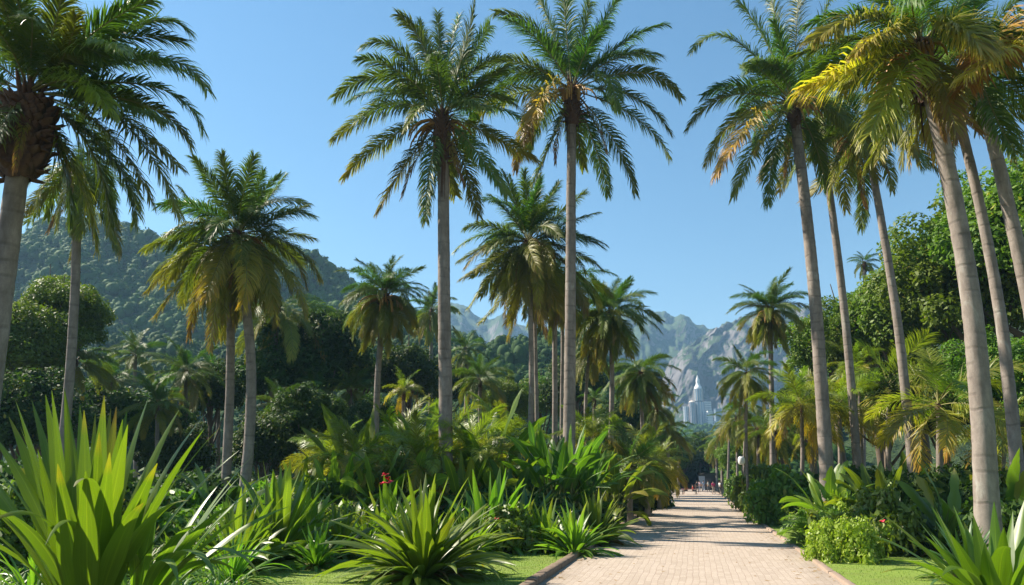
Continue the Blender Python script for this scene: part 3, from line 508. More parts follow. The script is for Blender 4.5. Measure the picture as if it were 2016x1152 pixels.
def forest(name, f, x0, x1, d0, d1, sp, r, seed, label, zk=0.35, umax=1.04, ymax=None, skip=None):
    rng = np.random.default_rng(seed); un = [forest_units(seed+k) for k in range(3)]; d = d0; C = []
    while d < d0+(d1-d0)*umax:
        xw = sp*FPX/(d*1.0); xs = np.arange(x0, x1, xw)+rng.random()*xw; xs = xs+rng.normal(0, xw*.25, len(xs)); dd = d+rng.normal(0, sp*.3, len(xs))
        for x, q in zip(xs, dd):
            if skip and skip(x, q): continue
            u = (q-d0)/(d1-d0); z = float(f(np.array([x]), np.array([u]))[0]); C.append((*G(x, q, z), r*(.6+.75*rng.random()**1.3)))
        d += sp*(.55 if d > 300 and d < 640 else .85)
    mb = MB()
    C = np.array(C); kind = rng.integers(0, 3, len(C))
    for k in range(3):
        V, Q, A, _ = un[k]; S = C[kind == k]; m = len(S); a = rng.random(m)*6.28; ca, sa = np.cos(a)[:, None], np.sin(a)[:, None]; s = S[:, 3:4]; sz = s*(.75+.5*rng.random((m, 1)))
        W = np.stack([(V[None, :, 0]*ca-V[None, :, 1]*sa)*s+S[:, 0:1], (V[None, :, 0]*sa+V[None, :, 1]*ca)*s+S[:, 1:2], V[None, :, 2]*sz+S[:, 2:3]+s*zk], -1)
        AA = np.repeat(A[None], m, 0).copy(); AA[..., 0] = np.clip(AA[..., 0]*.5+rng.random((m, 1))*.6, 0, 1); QQ = Q[None]+np.arange(m)[:, None, None]*len(V); mb.add(W, QQ, AA)
    print(name, 'crowns', len(C)); o = link('forest', mb.mesh('forest', M['forest'])); return tag(o, label, 'forest', kind='stuff')
# forested hill on the left
profL = [(-700, 640), (-300, 610), (-60, 540), (10, 510), (50, 480), (90, 462), (130, 458), (190, 455), (230, 458), (290, 472), (340, 482), (420, 488), (520, 492), (600, 496), (640, 515), (670, 530), (700, 555), (760, 590), (820, 625), (900, 660), (980, 720)]
profL = [(x, y+34) for x, y in profL]
fL = heightfn(profL, 190, 430, 1.15, 4, .42, .006, 2.4); hill('hill', fL, -500, 1000, 190, 430, 160, 50, M['hill_litdark'])
forest('f1', fL, -330, 960, 205, 430, 6.8, 7.0, 11, 'distant dense forest covering the hillside on the left', umax=1.03)
# low wooded rise across the middle
profM = [(-400, 640), (0, 655), (150, 700), (300, 712), (440, 715), (560, 670), (640, 650), (720, 630), (800, 660), (900, 712), (1000, 718), (1070, 702), (1150, 725), (1250, 780), (1290, 880), (1330, 945), (1370, 945), (1440, 945), (1500, 900), (1580, 830), (1700, 700), (2100, 600)]
fM = heightfn(profM, 120, 240, 0.9, 8, .3, .008, 2.0); hill('rise', fM, -400, 2300, 120, 240, 160, 30, M['hill_litdark'])
forest('f2', fM, -60, 1620, 128, 240, 6.2, 4.9, 21, 'green woodland on the low rise behind the garden palms', umax=1.05, skip=lambda x, q: abs(G(x, q)[0]) < 7 and q < 185)
# rocky mountains
def rockmat(lo=.55):
    m, ns, ls = newmat('granite_and_scrub'); tc = N(ns, 'TexCoord'); geo = N(ns, 'NewGeometry'); s = N(ns, 'SeparateXYZ'); ls.new(geo.outputs['True Normal'], s.inputs[0])
    mp = N(ns, 'Mapping'); mp.inputs['Scale'].default_value = (1, 1, .16); ls.new(tc.outputs['Object'], mp.inputs[0])
    n1 = N(ns, 'TexNoise', Scale=.045, Detail=9.0, Roughness=.68, Distortion=.8); ls.new(mp.outputs[0], n1.inputs['Vector'])
    n2 = N(ns, 'TexNoise', Scale=.02, Detail=8.0, Roughness=.68); ls.new(tc.outputs['Object'], n2.inputs['Vector'])
    rock = mixc(ns, ls, n1.outputs[0], (0.05, 0.05, 0.055), (0.30, 0.27, 0.26)); veg = mixc(ns, ls, n1.outputs[0], (0.02, 0.05, 0.018), (0.06, 0.10, 0.035))
    f = math_(ns, ls, 'ADD', math_(ns, ls, 'MULTIPLY', s.outputs[2], 1.1), math_(ns, ls, 'MULTIPLY', n2.outputs[0], 1.5)); rp = N(ns, 'ValToRGB'); rp.color_ramp.elements[0].position = lo; rp.color_ramp.elements[1].position = lo+.06
    ls.new(math_(ns, ls, 'MULTIPLY', f, .5), rp.inputs[0]); c = mixc(ns, ls, rp.outputs[0], rock, veg)
    p = N(ns, 'BsdfPrincipled', Roughness=.95); ls.new(c, p.inputs['Base Color']); bp = N(ns, 'Bump', Strength=.9, Distance=14.0); ls.new(n1.outputs[0], bp.inputs['Height']); ls.new(bp.outputs[0], p.inputs['Normal'])
    o = N(ns, 'OutputMaterial'); ls.new(p.outputs[0], o.inputs[0]); return m
M['rock'] = rockmat(); M['cliff'] = rockmat(.70)
profB = [(500, 700), (760, 640), (860, 606), (885, 600), (912, 612), (935, 632), (965, 645), (990, 622), (1010, 640), (1060, 655), (1150, 650), (1210, 640), (1250, 624), (1285, 618), (1305, 622), (1325, 636), (1345, 643), (1365, 652), (1385, 664), (1450, 690), (1700, 720)]
fB = heightfn(profB, 1150, 1750, .55, 15, .35, .012, 2.5); hill('mountain', fB, 600, 1700, 1150, 1750, 300, 110, M['rock'], umax=1.3, cl=22, seed=3)
profC = [(1240, 850), (1262, 820), (1290, 790), (1300, 762), (1320, 716), (1345, 694), (1375, 672), (1400, 655), (1430, 643), (1500, 622), (1560, 610), (1660, 600), (2100, 640)]
fC = heightfn(profC, 1000, 1250, .38, 19, .25, .02, 2.0); hill('mountain', fC, 1225, 2000, 1000, 1250, 260, 110, M['cliff'], umax=1.3, cl=18, seed=8)
# knoll that carries the white towers
profK = [(1200, 905), (1290, 870), (1330, 846), (1370, 842), (1430, 846), (1500, 842), (1600, 850), (1800, 900)]
profK = [(x, y+15) for x, y in profK]
fK = heightfn(profK, 620, 860, .8, 31, .1, .01, 2.0); hill('knoll', fK, 1180, 1900, 620, 860, 80, 30, M['hill_litdark'], umax=1.8)
forest('f3', fK, 1220, 1600, 640, 850, 11, 8.5, 41, 'far trees on the knoll below the white towers', umax=1.0)
# ---- white towers
M['white'] = plain('white_render', (0.86, 0.84, 0.81), .7, 0, .08); M['cream'] = plain('cream_render', (0.74, 0.64, 0.52), .7, 0, .1); M['pinkish'] = plain('pinkish_render', (0.70, 0.56, 0.50), .7, 0, .1)
def glassmat():
    m, ns, ls = newmat('blue_glazing'); p = N(ns, 'BsdfPrincipled', Roughness=.15); p.inputs['Base Color'].default_value = (0.22, 0.29, 0.37, 1); p.inputs['Specular IOR Level'].default_value = .8
    o = N(ns, 'OutputMaterial'); ls.new(p.outputs[0], o.inputs[0]); return m
M['glass'] = glassmat()
DT = 900.0
def storeys(root, cx, cy, z0, z1, r, n, mat, square=None, k=20, mull=12):
    """glazed core with a projecting white slab band at every storey"""
    gb = MB(); bb = MB(); zs = np.linspace(z0, z1, n+1)
    if square:
        gb.box((cx, cy, (z0+z1)/2), (square[0]-.8, square[1]-.8, z1-z0))
        for z in zs: bb.box((cx, cy, z), (square[0], square[1], (z1-z0)/n*.42))
        for q in np.linspace(-.5, .5, 7): bb.box((cx+q*(square[0]-.5), cy-square[1]/2+.15, (z0+z1)/2), (.5, .6, z1-z0))
    else:
        gb.tube([(cx, cy, z0), (cx, cy, z1)], r-.5, k)
        for z in zs: h = (z1-z0)/n*.24; bb.tube([(cx, cy, z-h), (cx, cy, z-h), (cx, cy, z+h), (cx, cy, z+h)], np.array([.1, r, r, .1]), k)
        for a in np.arange(mull)*2*math.pi/mull: bb.box((cx+math.cos(a)*(r-.3), cy+math.sin(a)*(r-.3), (z0+z1)/2), (.35, .4, z1-z0), a)
    link('glazing', gb.mesh('glazing', M['glass'], False), root); link('storey_bands', bb.mesh('storey_bands', mat, False), root)
def tw(x): return (x-1008)/FPX*(DT*math.cos(PITCH)+60*math.sin(PITCH))
def bldg(name, label, x): return thing(name, label, 'building', G(x, DT, hz(852, DT)), YAW)
zb = hz(852, DT); Z = lambda y: hz(y, DT)-zb; PXM = DT/FPX*1.0
b = bldg('tower_building', 'tallest white round tower with a spire among the far buildings', 1379)
storeys(b, 0, 0, 0, Z(792), 11*PXM*1.05, 12, M['white'], k=24); storeys(b, 0, -1, Z(790), Z(766), 8.8*PXM, 9, M['cream'], k=24)
mb = MB(); mb.tube([(0, -1, Z(766)), (0, -1, Z(765)), (0, -1, Z(761)), (0, -1, Z(760.5)), (0, -1, Z(757.5)), (0, -1, Z(753))], np.array([8.5, 8.2, 7.6, 5.6, 5.2, 3.0])*PXM*.85, 20); link('dome', mb.mesh('dome', M['white']), b)
mb = MB(); mb.tube([(0, -1, Z(756)), (0, -1, Z(752)), (0, -1, Z(748)), (0, -1, Z(744)), (0, -1, Z(739))], np.array([3.0, 3.8, 3.4, 2.0, .3])*PXM, 14); link('spire', mb.mesh('spire', M['white']), b)
b = bldg('round_block', 'pinkish round white block on the left of the spired tower', 1363); storeys(b, 0, -6, 0, Z(793), 7*PXM, 12, M['pinkish'], k=20)
mb = MB(); mb.tube([(0, -6, Z(793)), (0, -6, Z(791)), (0, -6, Z(789.5))], np.array([6, 4.5, .2])*PXM, 18); link('roof', mb.mesh('roof', M['cream']), b)
b = bldg('round_block', 'leftmost and lower of the far white buildings, beside the pinkish block', 1354); storeys(b, 0, -2, 0, Z(801), 7.5*PXM, 10, M['white'], k=18)
b = bldg('slab_block', 'grey glazed block just right of the spired tower', 1398); storeys(b, 0, 8, 0, Z(791), 0, 13, M['white'], square=(14*PXM, 9))
b = bldg('narrow_block', 'narrow bright white block in front of the glazed block, right of the spired tower', 1394); storeys(b, 0, -12, 0, Z(812), 0, 8, M['white'], square=(9*PXM, 6))
b = bldg('low_block', 'long low white block at the right foot of the far towers', 1411); storeys(b, 0, -8, 0, Z(832), 0, 4, M['white'], square=(26*PXM, 8))
mb = MB(); mb.box((12.4*PXM, -8, Z(829)/2), (2.5*PXM, 8.4, Z(827))); link('stair_tower', mb.mesh('stair_tower', M['white'], False), b)
b = bldg('slab_block', 'bluish hazy tower block farthest right behind the far white towers', 1416); b.location = [float(c) for c in G(1416, DT+60, zb)]; storeys(b, 0, 0, 0, Z(797), 0, 14, M['glass'], square=(13*PXM, 9))
# ------------------------------------------------------------------ the tall palms, near to far
EF = [(835, 95, 783, 28, .1), (785, 100, 715, 92, .1), (762, 152, 660, 190, .15), (765, 212, 655, 275, .3), (760, 275, 676, 350, .6), (800, 322, 743, 418, .5), (845, 340, 838, 436, .1),
      (912, 320, 942, 425, .3), (932, 290, 1000, 385, .2), (960, 262, 1055, 315, .5), (918, 130, 965, 50, .05), (884, 110, 905, 30, .05), (866, 120, 862, 24, .05), (847, 130, 826, 40, .05),
      (930, 175, 1000, 130, .1), (880, 330, 897, 385, .4), (905, 200, 960, 215, .2, -3.5), (840, 205, 800, 250, .3, -3.6)]
palm(880, 32, 871, 232, 29, 4.9, 'tall slender palm left of frame centre with shaggy brown crown base and grey trunk', 11, traced=EF, n=14, emin=20, emax=88, dry=.3, bootr=1.15, booth=1.7, fruit=2)
FF = [(1055, 60, 975, 24, .15), (1020, 122, 938, 135, .3), (1000, 190, 920, 248, .75), (1078, 175, 1040, 268, .65, -3.5, 1.5), (1090, 270, 1048, 362, .1), (1172, 290, 1197, 384, .05), (1212, 282, 1251, 381, .1),
      (1252, 232, 1318, 312, .2), (1245, 190, 1320, 262, .3), (1260, 143, 1340, 192, .15), (1232, 82, 1312, 48, .05), (1182, 60, 1225, -15, .05), (1115, 60, 1108, -40, .1), (1083, 50, 1052, -25, .1), (1150, 60, 1168, -35, .05),
      (1050, 225, 1015, 335, .85), (1135, 260, 1150, 330, .4, 3), (1190, 150, 1215, 215, .1, -3)]
palm(1119, 36, 1126, 180, 26, 5.1, 'tall palm with straight trunk and high crown just right of the frame centre', 12, traced=FF, n=12, emin=25, emax=88, bootr=1.25, booth=1.3, fruit=3, tw1=.7)
AF = [(270, 50, 370, 62, .05), (300, 115, 408, 178, .05), (300, 170, 400, 260, .1), (280, 205, 376, 288, .1), (235, 235, 356, 430, .35), (228, 320, 265, 440, .05), (176, 290, 216, 440, .05), (122, 320, 137, 440, .05, 1.0),
      (150, 340, 192, 490, .6), (205, 55, 268, -15, .05), (105, 60, 130, -70, .15), (60, 60, 40, -80, .1), (-20, 50, -90, -10, .1), (0, 90, -100, 80, .1), (-10, 200, -110, 260, .1), (0, 250, -70, 380, .2), (190, 60, 300, 0, .05),
      (165, 100, 240, 95, .05, -2.5, 1.3), (150, 160, 215, 220, .1, -2.2, 1.2), (220, 220, 350, 330, .3), (25, 60, -20, -60, .2), (120, 120, 150, 30, .2, -2.4), (200, 250, 300, 400, .3), (180, 110, 330, 120, .1), (205, 200, 330, 240, .1, -1.5), (240, 120, 380, 150, .1, 1.5)]
pA = palm(-72, 17, 54, 190, 45, 3.75, 'thick close palm at the left frame edge with a heavy scaly brown head', 13, traced=AF, n=14, emin=10, emax=85, bootr=1.3, booth=.5, tw1=.92, bend=(0, 0), fruit=0)
bulb(pA, U(50, 268, 17)-G(-72, 17), .60, 1.9, 5)
NF = [(1440, 76, 1362, 102, .2), (1430, 190, 1353, 255, .25), (1455, 228, 1390, 325, .55), (1492, 225, 1410, 345, .6, -3, 1.4), (1487, 290, 1444, 388, .4), (1526, 292, 1513, 400, .1), (1492, 55, 1432, -12, .1),
      (1532, 60, 1505, -60, .05), (1568, 60, 1575, -70, .1), (1612, 60, 1645, -35, .1), (1603, 280, 1628, 372, .1), (1662, 240, 1727, 352, .5), (1640, 215, 1700, 300, .3), (1540, 225, 1485, 300, .6, -3), (1625, 110, 1690, 100, .1), (1525, 130, 1470, 140, .1, -3)]
palm(1632, 34, 1561, 205, 28, 4.9, 'leftmost of the tall palms leaning over the right side of the path', 14, traced=NF, n=12, emin=15, emax=88, bootr=1.0, booth=.9, fruit=1, bend=(.25, 0), tw1=.74)
palm(1948, 20, 1812, 95, 46, 4.2, 'thickest of the leaning palms on the right, ringed pale trunk beside the corner agave', 15, n=14, emin=-8, emax=84, dry=.2, bootr=1.0, booth=1.2, bend=(.45, 0), tw1=.66, fruit=2,
     traced=[(1745, 110, 1580, 175, .55, -2.0, 1.6), (1760, 60, 1685, 105, .3, -2.4, 1.3), (1770, 150, 1712, 265, .25, -2.6, 1.7), (1870, 45, 1930, 95, .3, -2.5, 1.5), (1850, 150, 1885, 270, .85, -1.5), (1720, 30, 1600, 80, .2, -1, 1.3), (1780, 190, 1705, 330, .4, 1.2), (1700, 75, 1560, 110, .15, 1.5), (1830, 230, 1860, 330, .9, 1.0), (1880, 60, 1990, 130, .2, 1)])
palm(2012, 26, 1868, 150, 26, 4.6, 'slim pale leaning palm between the thick ringed trunk and the right frame edge', 16, n=17, emin=-50, emax=80, dry=.4, bend=(.5, 0), tw1=.7)
palm(2105, 23, 1915, 120, 34, 4.3, 'leaning palm whose trunk runs out of the right frame edge, under orange drooping fronds', 17, n=14, emin=-40, emax=80, dry=.4, bend=(.3, 0), tw1=.7,
     traced=[(1965, 70, 1905, 165, .8, -4.5, 1.9), (2030, 60, 1900, 150, .75, -5.5, 1.7), (1960, 230, 2000, 300, .1), (1900, 190, 1885, 270, .7)])
palm(1694, 40, 1612, 230, 17, 4.4, 'thin leaning palm with a shadowed trunk, second from the left in the right-hand row', 18, n=22, emin=-66, emax=80, dry=.25, bend=(.3, 0), tw1=.8)
palm(1806, 35, 1702, 255, 20, 4.5, 'thin palm leaning left of the yellow broad fronds, third in the right-hand row', 19, n=19, emin=-60, emax=80, dry=.35, bend=(.35, 0), tw1=.7, fruit=1)
CF = [(425, 395, 387, 318, .1), (452, 385, 436, 305, .05), (478, 385, 500, 308, .05), (520, 400, 562, 345, .1), (538, 432, 603, 405, .1), (548, 458, 618, 470, .2), (572, 482, 631, 552, .4), (562, 530, 602, 622, .6),
      (352, 466, 281, 495, .4), (362, 502, 288, 577, .6), (372, 540, 305, 625, .7), (402, 562, 372, 665, .8), (428, 582, 415, 688, .8), (402, 422, 352, 368, .1), (485, 520, 478, 600, .5, -3.2, 1.4), (430, 520, 405, 590, .5, -2.8, 1.3), (525, 540, 540, 640, .5), (395, 450, 325, 462, .3)]
palm(470, 33, 466, 462, 22, 4.0, 'wide bushy palm with the right one of the paired trunks, left of centre', 20, traced=CF, n=32, emin=-50, emax=88, dry=.5, bootr=1.1, fruit=2, bend=(.6, 0))
palm(438, 36, 452, 492, 19, 3.9, 'bushy palm with the left one of the paired trunks, left of centre', 21, n=40, emin=-78, emax=50, dry=.7, bend=(.2, 0))
palm(518, 58, 548, 605, 11, 5.0, 'small thin palm half hidden behind the paired bushy palms', 22, n=24, emin=-74, emax=40, dry=.6)
palm(100, 27, 155, 315, 20, 3.6, 'thin leaning palm behind the thick scaly one, rising from the giant agave', 23, n=20, emin=-75, emax=30, dry=.05, bend=(.25, 0), tw1=.8)
GF = [(1005, 425, 965, 385, .1), (965, 445, 914, 450, .1), (968, 482, 903, 515, .3), (970, 512, 906, 550, .4), (975, 535, 924, 605, .5), (1000, 570, 945, 635, .6), (1020, 590, 1000, 668, .8), (1100, 422, 1152, 378, .1), (1115, 440, 1178, 418, .1),
      (1125, 462, 1193, 482, .2), (1122, 492, 1186, 530, .3), (1120, 525, 1180, 585, .4), (1022, 410, 1002, 345, .05), (1038, 400, 1032, 338, .05), (1052, 405, 1062, 345, .05), (1075, 405, 1100, 358, .05), (1060, 590, 1075, 660, .7)]
palm(1038, 42, 1040, 478, 12, 4.2, 'big dense palm with a full drooping skirt, crossed by the tall central trunk', 24, traced=GF, n=46, emin=-84, emax=86, dry=.75, bootr=1.6, fruit=4, bend=(.2, 0))
palm(1060, 46, 1052, 520, 9, 4.0, 'thin trunked palm just right behind the big dense skirted one', 25, n=24, emin=-84, emax=20, dry=.7)
palm(1093, 48, 1092, 540, 12, 4.0, 'palm whose trunk stands immediately left of the tall central trunk', 26, n=24, emin=-80, emax=50, dry=.6)
palm(1104, 50, 1108, 560, 8, 3.6, 'slimmest trunk beside the tall central one, crown lost in the fronds', 27, n=20, emin=-75, emax=50, dry=.5)
palm(744, 45, 758, 583, 14, 3.15, 'medium round crowned palm standing alone between the bushy pair and the shaggy tall palm', 28, n=56, emin=-78, emax=88, dry=.6, bootr=1.4, fruit=2, bend=(-.3, 0))
palm(845, 70, 850, 612, 9, 3.2, 'small dim palm just left of the shaggy tall trunk', 29, n=32, emin=-80, emax=88, dry=.3)
palm(915, 72, 919, 690, 9, 2.7, 'small dark palm just right of the shaggy tall trunk', 30, n=26, emin=-80, emax=88, dry=.1)
palm(1195, 55, 1202, 618, 11, 3.9, 'dark full palm right of the tall central trunk, in front of the mountains', 31, n=60, emin=-80, emax=88, dry=.45, bootr=1.4, bend=(.2, 0))
palm(1168, 57, 1160, 680, 8, 3.0, 'thin curved palm under the dark full one', 32, n=20, emin=-75, emax=50, dry=.5, bend=(-.4, 0))
palm(1268, 68, 1262, 735, 9, 3.7, 'dark drooping palm at the left of the far view to the white towers', 33, n=50, emin=-84, emax=60, dry=.35)
palm(1318, 85, 1314, 845, 7, 2.9, 'small dark palm at the left path edge near the far end', 34, n=28, emin=-80, emax=80, dry=.2)
palm(1290, 76, 1292, 800, 7, 2.9, 'small palm close behind the dark drooping one', 35, n=24, emin=-80, emax=70, dry=.3)
palm(1335, 105, 1336, 868, 5, 3.2, 'farthest small palm on the left side of the path', 36, n=20, emin=-75, emax=80, dry=.2)
palm(1522, 58, 1516, 612, 11, 3.2, 'round golden skirted palm beyond the path on the right, against the sky', 37, n=58, emin=-84, emax=88, dry=.95, bootr=1.5, fruit=2)
palm(1475, 46, 1470, 735, 6, 2.3, 'thin pole-like palm beside the white lamp', 38, n=32, emin=-84, emax=80, dry=.85, bend=(-.1, 0))
palm(1700, 78, 1702, 518, 8, 1.9, 'tiny palm peeking over the leafy trees on the right', 39, n=22, emin=-70, emax=85, dry=.1)
for i, (x, d, hx, hy, L, lb) in enumerate([(1432, 95, 1436, 835, 3.0, 'pale olive palm near the far right end of the path, left of its row'), (1452, 82, 1450, 822, 3.0, 'olive palm in the far right row with twin neighbours, just left of the white lamp'), (1422, 112, 1420, 862, 3.0, 'low olive palm farthest along the right side of the path'),
        (1492, 66, 1492, 845, 3.0, 'short olive palm right of the white lamp, thin trunk'), (1528, 60, 1526, 850, 2.6, 'short olive palm behind the lime fronds, right of the lamp'), (1412, 128, 1410, 880, 3.2, 'dim small palm by the dark shed at the end of the path'), (1464, 74, 1466, 800, 2.8, 'olive palm directly behind the pole-like palm')]):
    palm(x, d, hx, hy, 5 if d > 70 else 7, L, lb, 60+i, n=20, emin=-80, emax=70, dry=.9, group='small palms lining the far right side', name='palm_tree')
# lime garden palms with short trunks
def lime(x, d, hx, hy, L, label, seed, lib='lime_palm_frond', n=18, emin=-35, emax=88, tw=9, **k): palm(x, d, hx, hy, tw, L, label, seed, lib=lib, n=n, emin=emin, emax=emax, group='lime garden palms', cat='garden palm', name='garden_palm', bootr=.8, **k)
lime(1580, 40, 1578, 800, 2.9, 'upright lime green palm just left of the first leaning trunk on the right', 71, n=20, emin=-40)
lime(1596, 46, 1600, 850, 1.9, 'low yellowing palm with two thin stems behind the lime one', 72, n=14, emin=-60)
lime(1655, 42, 1652, 800, 2.9, 'lime palm with a yellow drooping frond between the first two leaning trunks', 73, n=17, emin=-55)
lime(1748, 44, 1748, 765, 3.6, 'garden palm with a broad upright fan of fronds between the second and third leaning trunks', 74, 'broad_palm_frond', n=15, emin=-30, tw=11, wid=1.25)
lime(1850, 34, 1848, 800, 3.3, 'garden palm with broad yellow drooping fronds left of the thickest leaning trunk', 75, 'broad_palm_frond', n=16, emin=-45, emax=80, tw=14, wid=1.3)
lime(1700, 46, 1690, 730, 2.2, 'yellow green palm behind the second leaning trunk', 76, n=16, emin=-30)
lime(1975, 36, 1975, 860, 2.6, 'green garden palm at the right frame edge behind the slim pale trunk', 77, n=16, emin=-20)
lime(790, 46, 795, 772, 1.5, 'small fresh green palm between the middle distance trees and the hedge of palms', 78, n=16, emin=-20, emax=80)
lime(945, 60, 945, 748, 2.9, 'feathery palm before the wooded rise, just right of the shaggy tall trunk', 79, 'palm_frond', n=26, emin=-40)
lime(368, 52, 366, 735, 2.9, 'pale feathery palm among the dark trees, left of the paired bushy trunks', 80, 'palm_frond', n=30, emin=-50)
lime(268, 62, 266, 700, 2.9, 'smaller pale palm behind and left of the feathery one', 81, 'palm_frond', n=26, emin=-35)
for i, (x, d, hy, L, lb) in enumerate([(62, 50, 745, 2.7, 'shaded feathery palm at the left frame edge above the giant agave'), (222, 54, 752, 2.4, 'small feathery palm above the right tips of the giant agave'), (430, 60, 745, 2.4, 'small feathery palm just left of the paired trunks'), (545, 52, 800, 2.4, 'shaded feathery palm right of the paired trunks, low'), (615, 58, 775, 2.6, 'feathery palm between the paired trunks and the round crowned palm'), (690, 60, 770, 2.3, 'small feathery palm below the round crowned palm'), (310, 44, 800, 2.2, 'low feathery palm below the pale feathery one')]):
    lime(x, d, x, hy, L, lb, 110+i, 'palm_frond', n=26, emin=-45)
lime(150, 48, 150, 712, 2.9, 'dim palm behind the thin leaning trunk on the left', 82, 'palm_frond', n=26, emin=-40)
lime(1385, 70, 1172, 770, 1.2, 'x', 83) if False else None
lime(1172, 62, 1170, 788, 1.3, 'tiny star shaped palm among the trunks right of centre', 84, 'palm_frond', n=18, emin=-20)
# arching palms of the middle hedge
for i, (x, d, hy, L, lib, lb) in enumerate([(700, 33, 905, 2.6, 'lime_palm_frond', 'broad arching palm at the left end of the middle hedge'), (655, 37, 900, 2.2, 'lime_palm_frond', 'palm with pale bowed fronds at the far left of the middle hedge'), (775, 36, 880, 2.6, 'palm_frond', 'arching palm in the middle hedge left of the shaggy tall trunk'),
        (825, 31, 905, 2.5, 'lime_palm_frond', 'yellowish arching palm touching the shaggy tall trunk on its left'), (925, 33, 890, 2.7, 'lime_palm_frond', 'arching palm just right of the shaggy tall trunk'), (985, 36, 870, 2.6, 'palm_frond', 'dark arching palm between the shaggy trunk and the big paddle plant'),
        (1240, 38, 905, 2.5, 'palm_frond', 'dark arching palm right of the big paddle plant'), (1275, 46, 900, 2.4, 'palm_frond', 'arching palm near the left path edge, beyond the big paddle plant'), (1170, 40, 860, 2.6, 'lime_palm_frond', 'palm with bright bowed fronds behind the big paddle plant'), (1300, 57, 905, 2.2, 'lime_palm_frond', 'small arching palm along the left path edge before the dark palms'), (880, 40, 860, 2.8, 'palm_frond', 'arching palm right behind the shaggy tall trunk')]):
    palm(x, d, x, hy+14, 12, L*1.05, lb, 90+i, lib=('lime_palm_frond' if i % 3 else lib), n=24, emin=-38, emax=84, dry=.2, group='arching palms of the middle hedge', cat='garden palm', name='garden_palm', bootr=.8, flare=1.1)
# ------------------------------------------------------------------ broadleaf trees
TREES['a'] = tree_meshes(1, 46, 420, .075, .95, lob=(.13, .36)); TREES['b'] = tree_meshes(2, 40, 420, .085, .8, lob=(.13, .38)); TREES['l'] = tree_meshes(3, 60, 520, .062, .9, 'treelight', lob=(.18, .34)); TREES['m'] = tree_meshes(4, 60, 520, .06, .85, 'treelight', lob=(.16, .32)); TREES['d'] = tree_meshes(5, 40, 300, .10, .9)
for a in [(2010, 46, 2030, 480, 190, 'largest leafy tree at the right edge, its crown rising behind the leaning trunks', 'l', 0.0), (1905, 50, 1900, 575, 170, 'dense leafy tree seen between the thick ringed trunk and the slim pale one', 'm', 1.1), (1800, 54, 1792, 620, 130, 'dense leafy tree between the third leaning trunk and the thick ringed one', 'l', 2.3),
          (1715, 57, 1712, 660, 105, 'leafy tree between the second and third leaning trunks', 'm', 3.5), (1640, 62, 1640, 690, 90, 'lowest leafy tree of the right slope, beside the first leaning trunk', 'l', 4.4), (1850, 44, 1850, 790, 110, 'shaded tree low behind the yellow broad fronds', 'a', 5.0), (1990, 40, 1985, 760, 110, 'lower leafy tree at the right edge behind the slim pale trunk', 'm', 0.6), (1740, 50, 1735, 800, 90, 'shaded low tree behind the garden palms on the right', 'b', 2.0),
          (1600, 72, 1590, 800, 70, 'dim low tree behind the upright lime palm', 'b', 1.0)]: broadtree(*a, group='leafy trees on the right slope', name='leafy_tree')
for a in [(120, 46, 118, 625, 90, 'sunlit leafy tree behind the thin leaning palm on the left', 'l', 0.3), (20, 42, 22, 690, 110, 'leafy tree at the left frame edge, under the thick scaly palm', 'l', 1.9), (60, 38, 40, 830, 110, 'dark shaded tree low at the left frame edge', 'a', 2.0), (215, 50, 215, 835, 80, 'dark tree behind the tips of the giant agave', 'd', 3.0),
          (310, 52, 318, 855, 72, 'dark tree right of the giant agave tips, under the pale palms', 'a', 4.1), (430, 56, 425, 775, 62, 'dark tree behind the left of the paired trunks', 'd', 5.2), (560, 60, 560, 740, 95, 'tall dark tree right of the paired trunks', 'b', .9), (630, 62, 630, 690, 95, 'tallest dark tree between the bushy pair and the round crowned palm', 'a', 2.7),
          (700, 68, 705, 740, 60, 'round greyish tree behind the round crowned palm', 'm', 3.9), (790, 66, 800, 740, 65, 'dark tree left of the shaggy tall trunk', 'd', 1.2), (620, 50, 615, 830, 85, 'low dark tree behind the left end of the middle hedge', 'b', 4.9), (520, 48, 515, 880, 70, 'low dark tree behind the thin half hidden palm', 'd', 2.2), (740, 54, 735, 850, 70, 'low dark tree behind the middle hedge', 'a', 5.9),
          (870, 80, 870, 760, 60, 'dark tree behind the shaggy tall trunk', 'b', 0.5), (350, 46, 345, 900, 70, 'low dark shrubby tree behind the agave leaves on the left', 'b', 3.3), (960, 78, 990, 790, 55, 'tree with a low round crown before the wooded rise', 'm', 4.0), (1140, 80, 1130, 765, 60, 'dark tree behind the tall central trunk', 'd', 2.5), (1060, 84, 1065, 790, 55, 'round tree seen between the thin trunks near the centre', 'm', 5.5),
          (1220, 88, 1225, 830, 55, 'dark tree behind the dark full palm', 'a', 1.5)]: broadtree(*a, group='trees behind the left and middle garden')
for a in [(1370, 175, 1372, 893, 42, 'dark round tree closing the far end of the path', 'a', 0.2), (1345, 165, 1343, 905, 36, 'dark tree at the left of the path end', 'd', 1.7), (1395, 185, 1396, 900, 34, 'dark tree at the right of the path end behind the shed', 'b', 2.9), (1320, 130, 1318, 905, 40, 'dark tree behind the small dark palm at the left path edge', 'a', 4.2), (1425, 150, 1428, 890, 38, 'grey green tree behind the far right palms', 'm', 5.1), (1465, 110, 1462, 900, 50, 'grey green tree behind the white lamp', 'm', 1.4), (1540, 84, 1540, 870, 60, 'dull tree behind the short olive palms', 'm', 3.1), (1290, 96, 1285, 890, 45, 'dark tree behind the arching palms at the left path edge', 'd', 5.6)]: broadtree(*a, group='trees round the far end of the path')
# ------------------------------------------------------------------ rosettes, paddle plants, shrubs
AG = 'strap leaved plants'
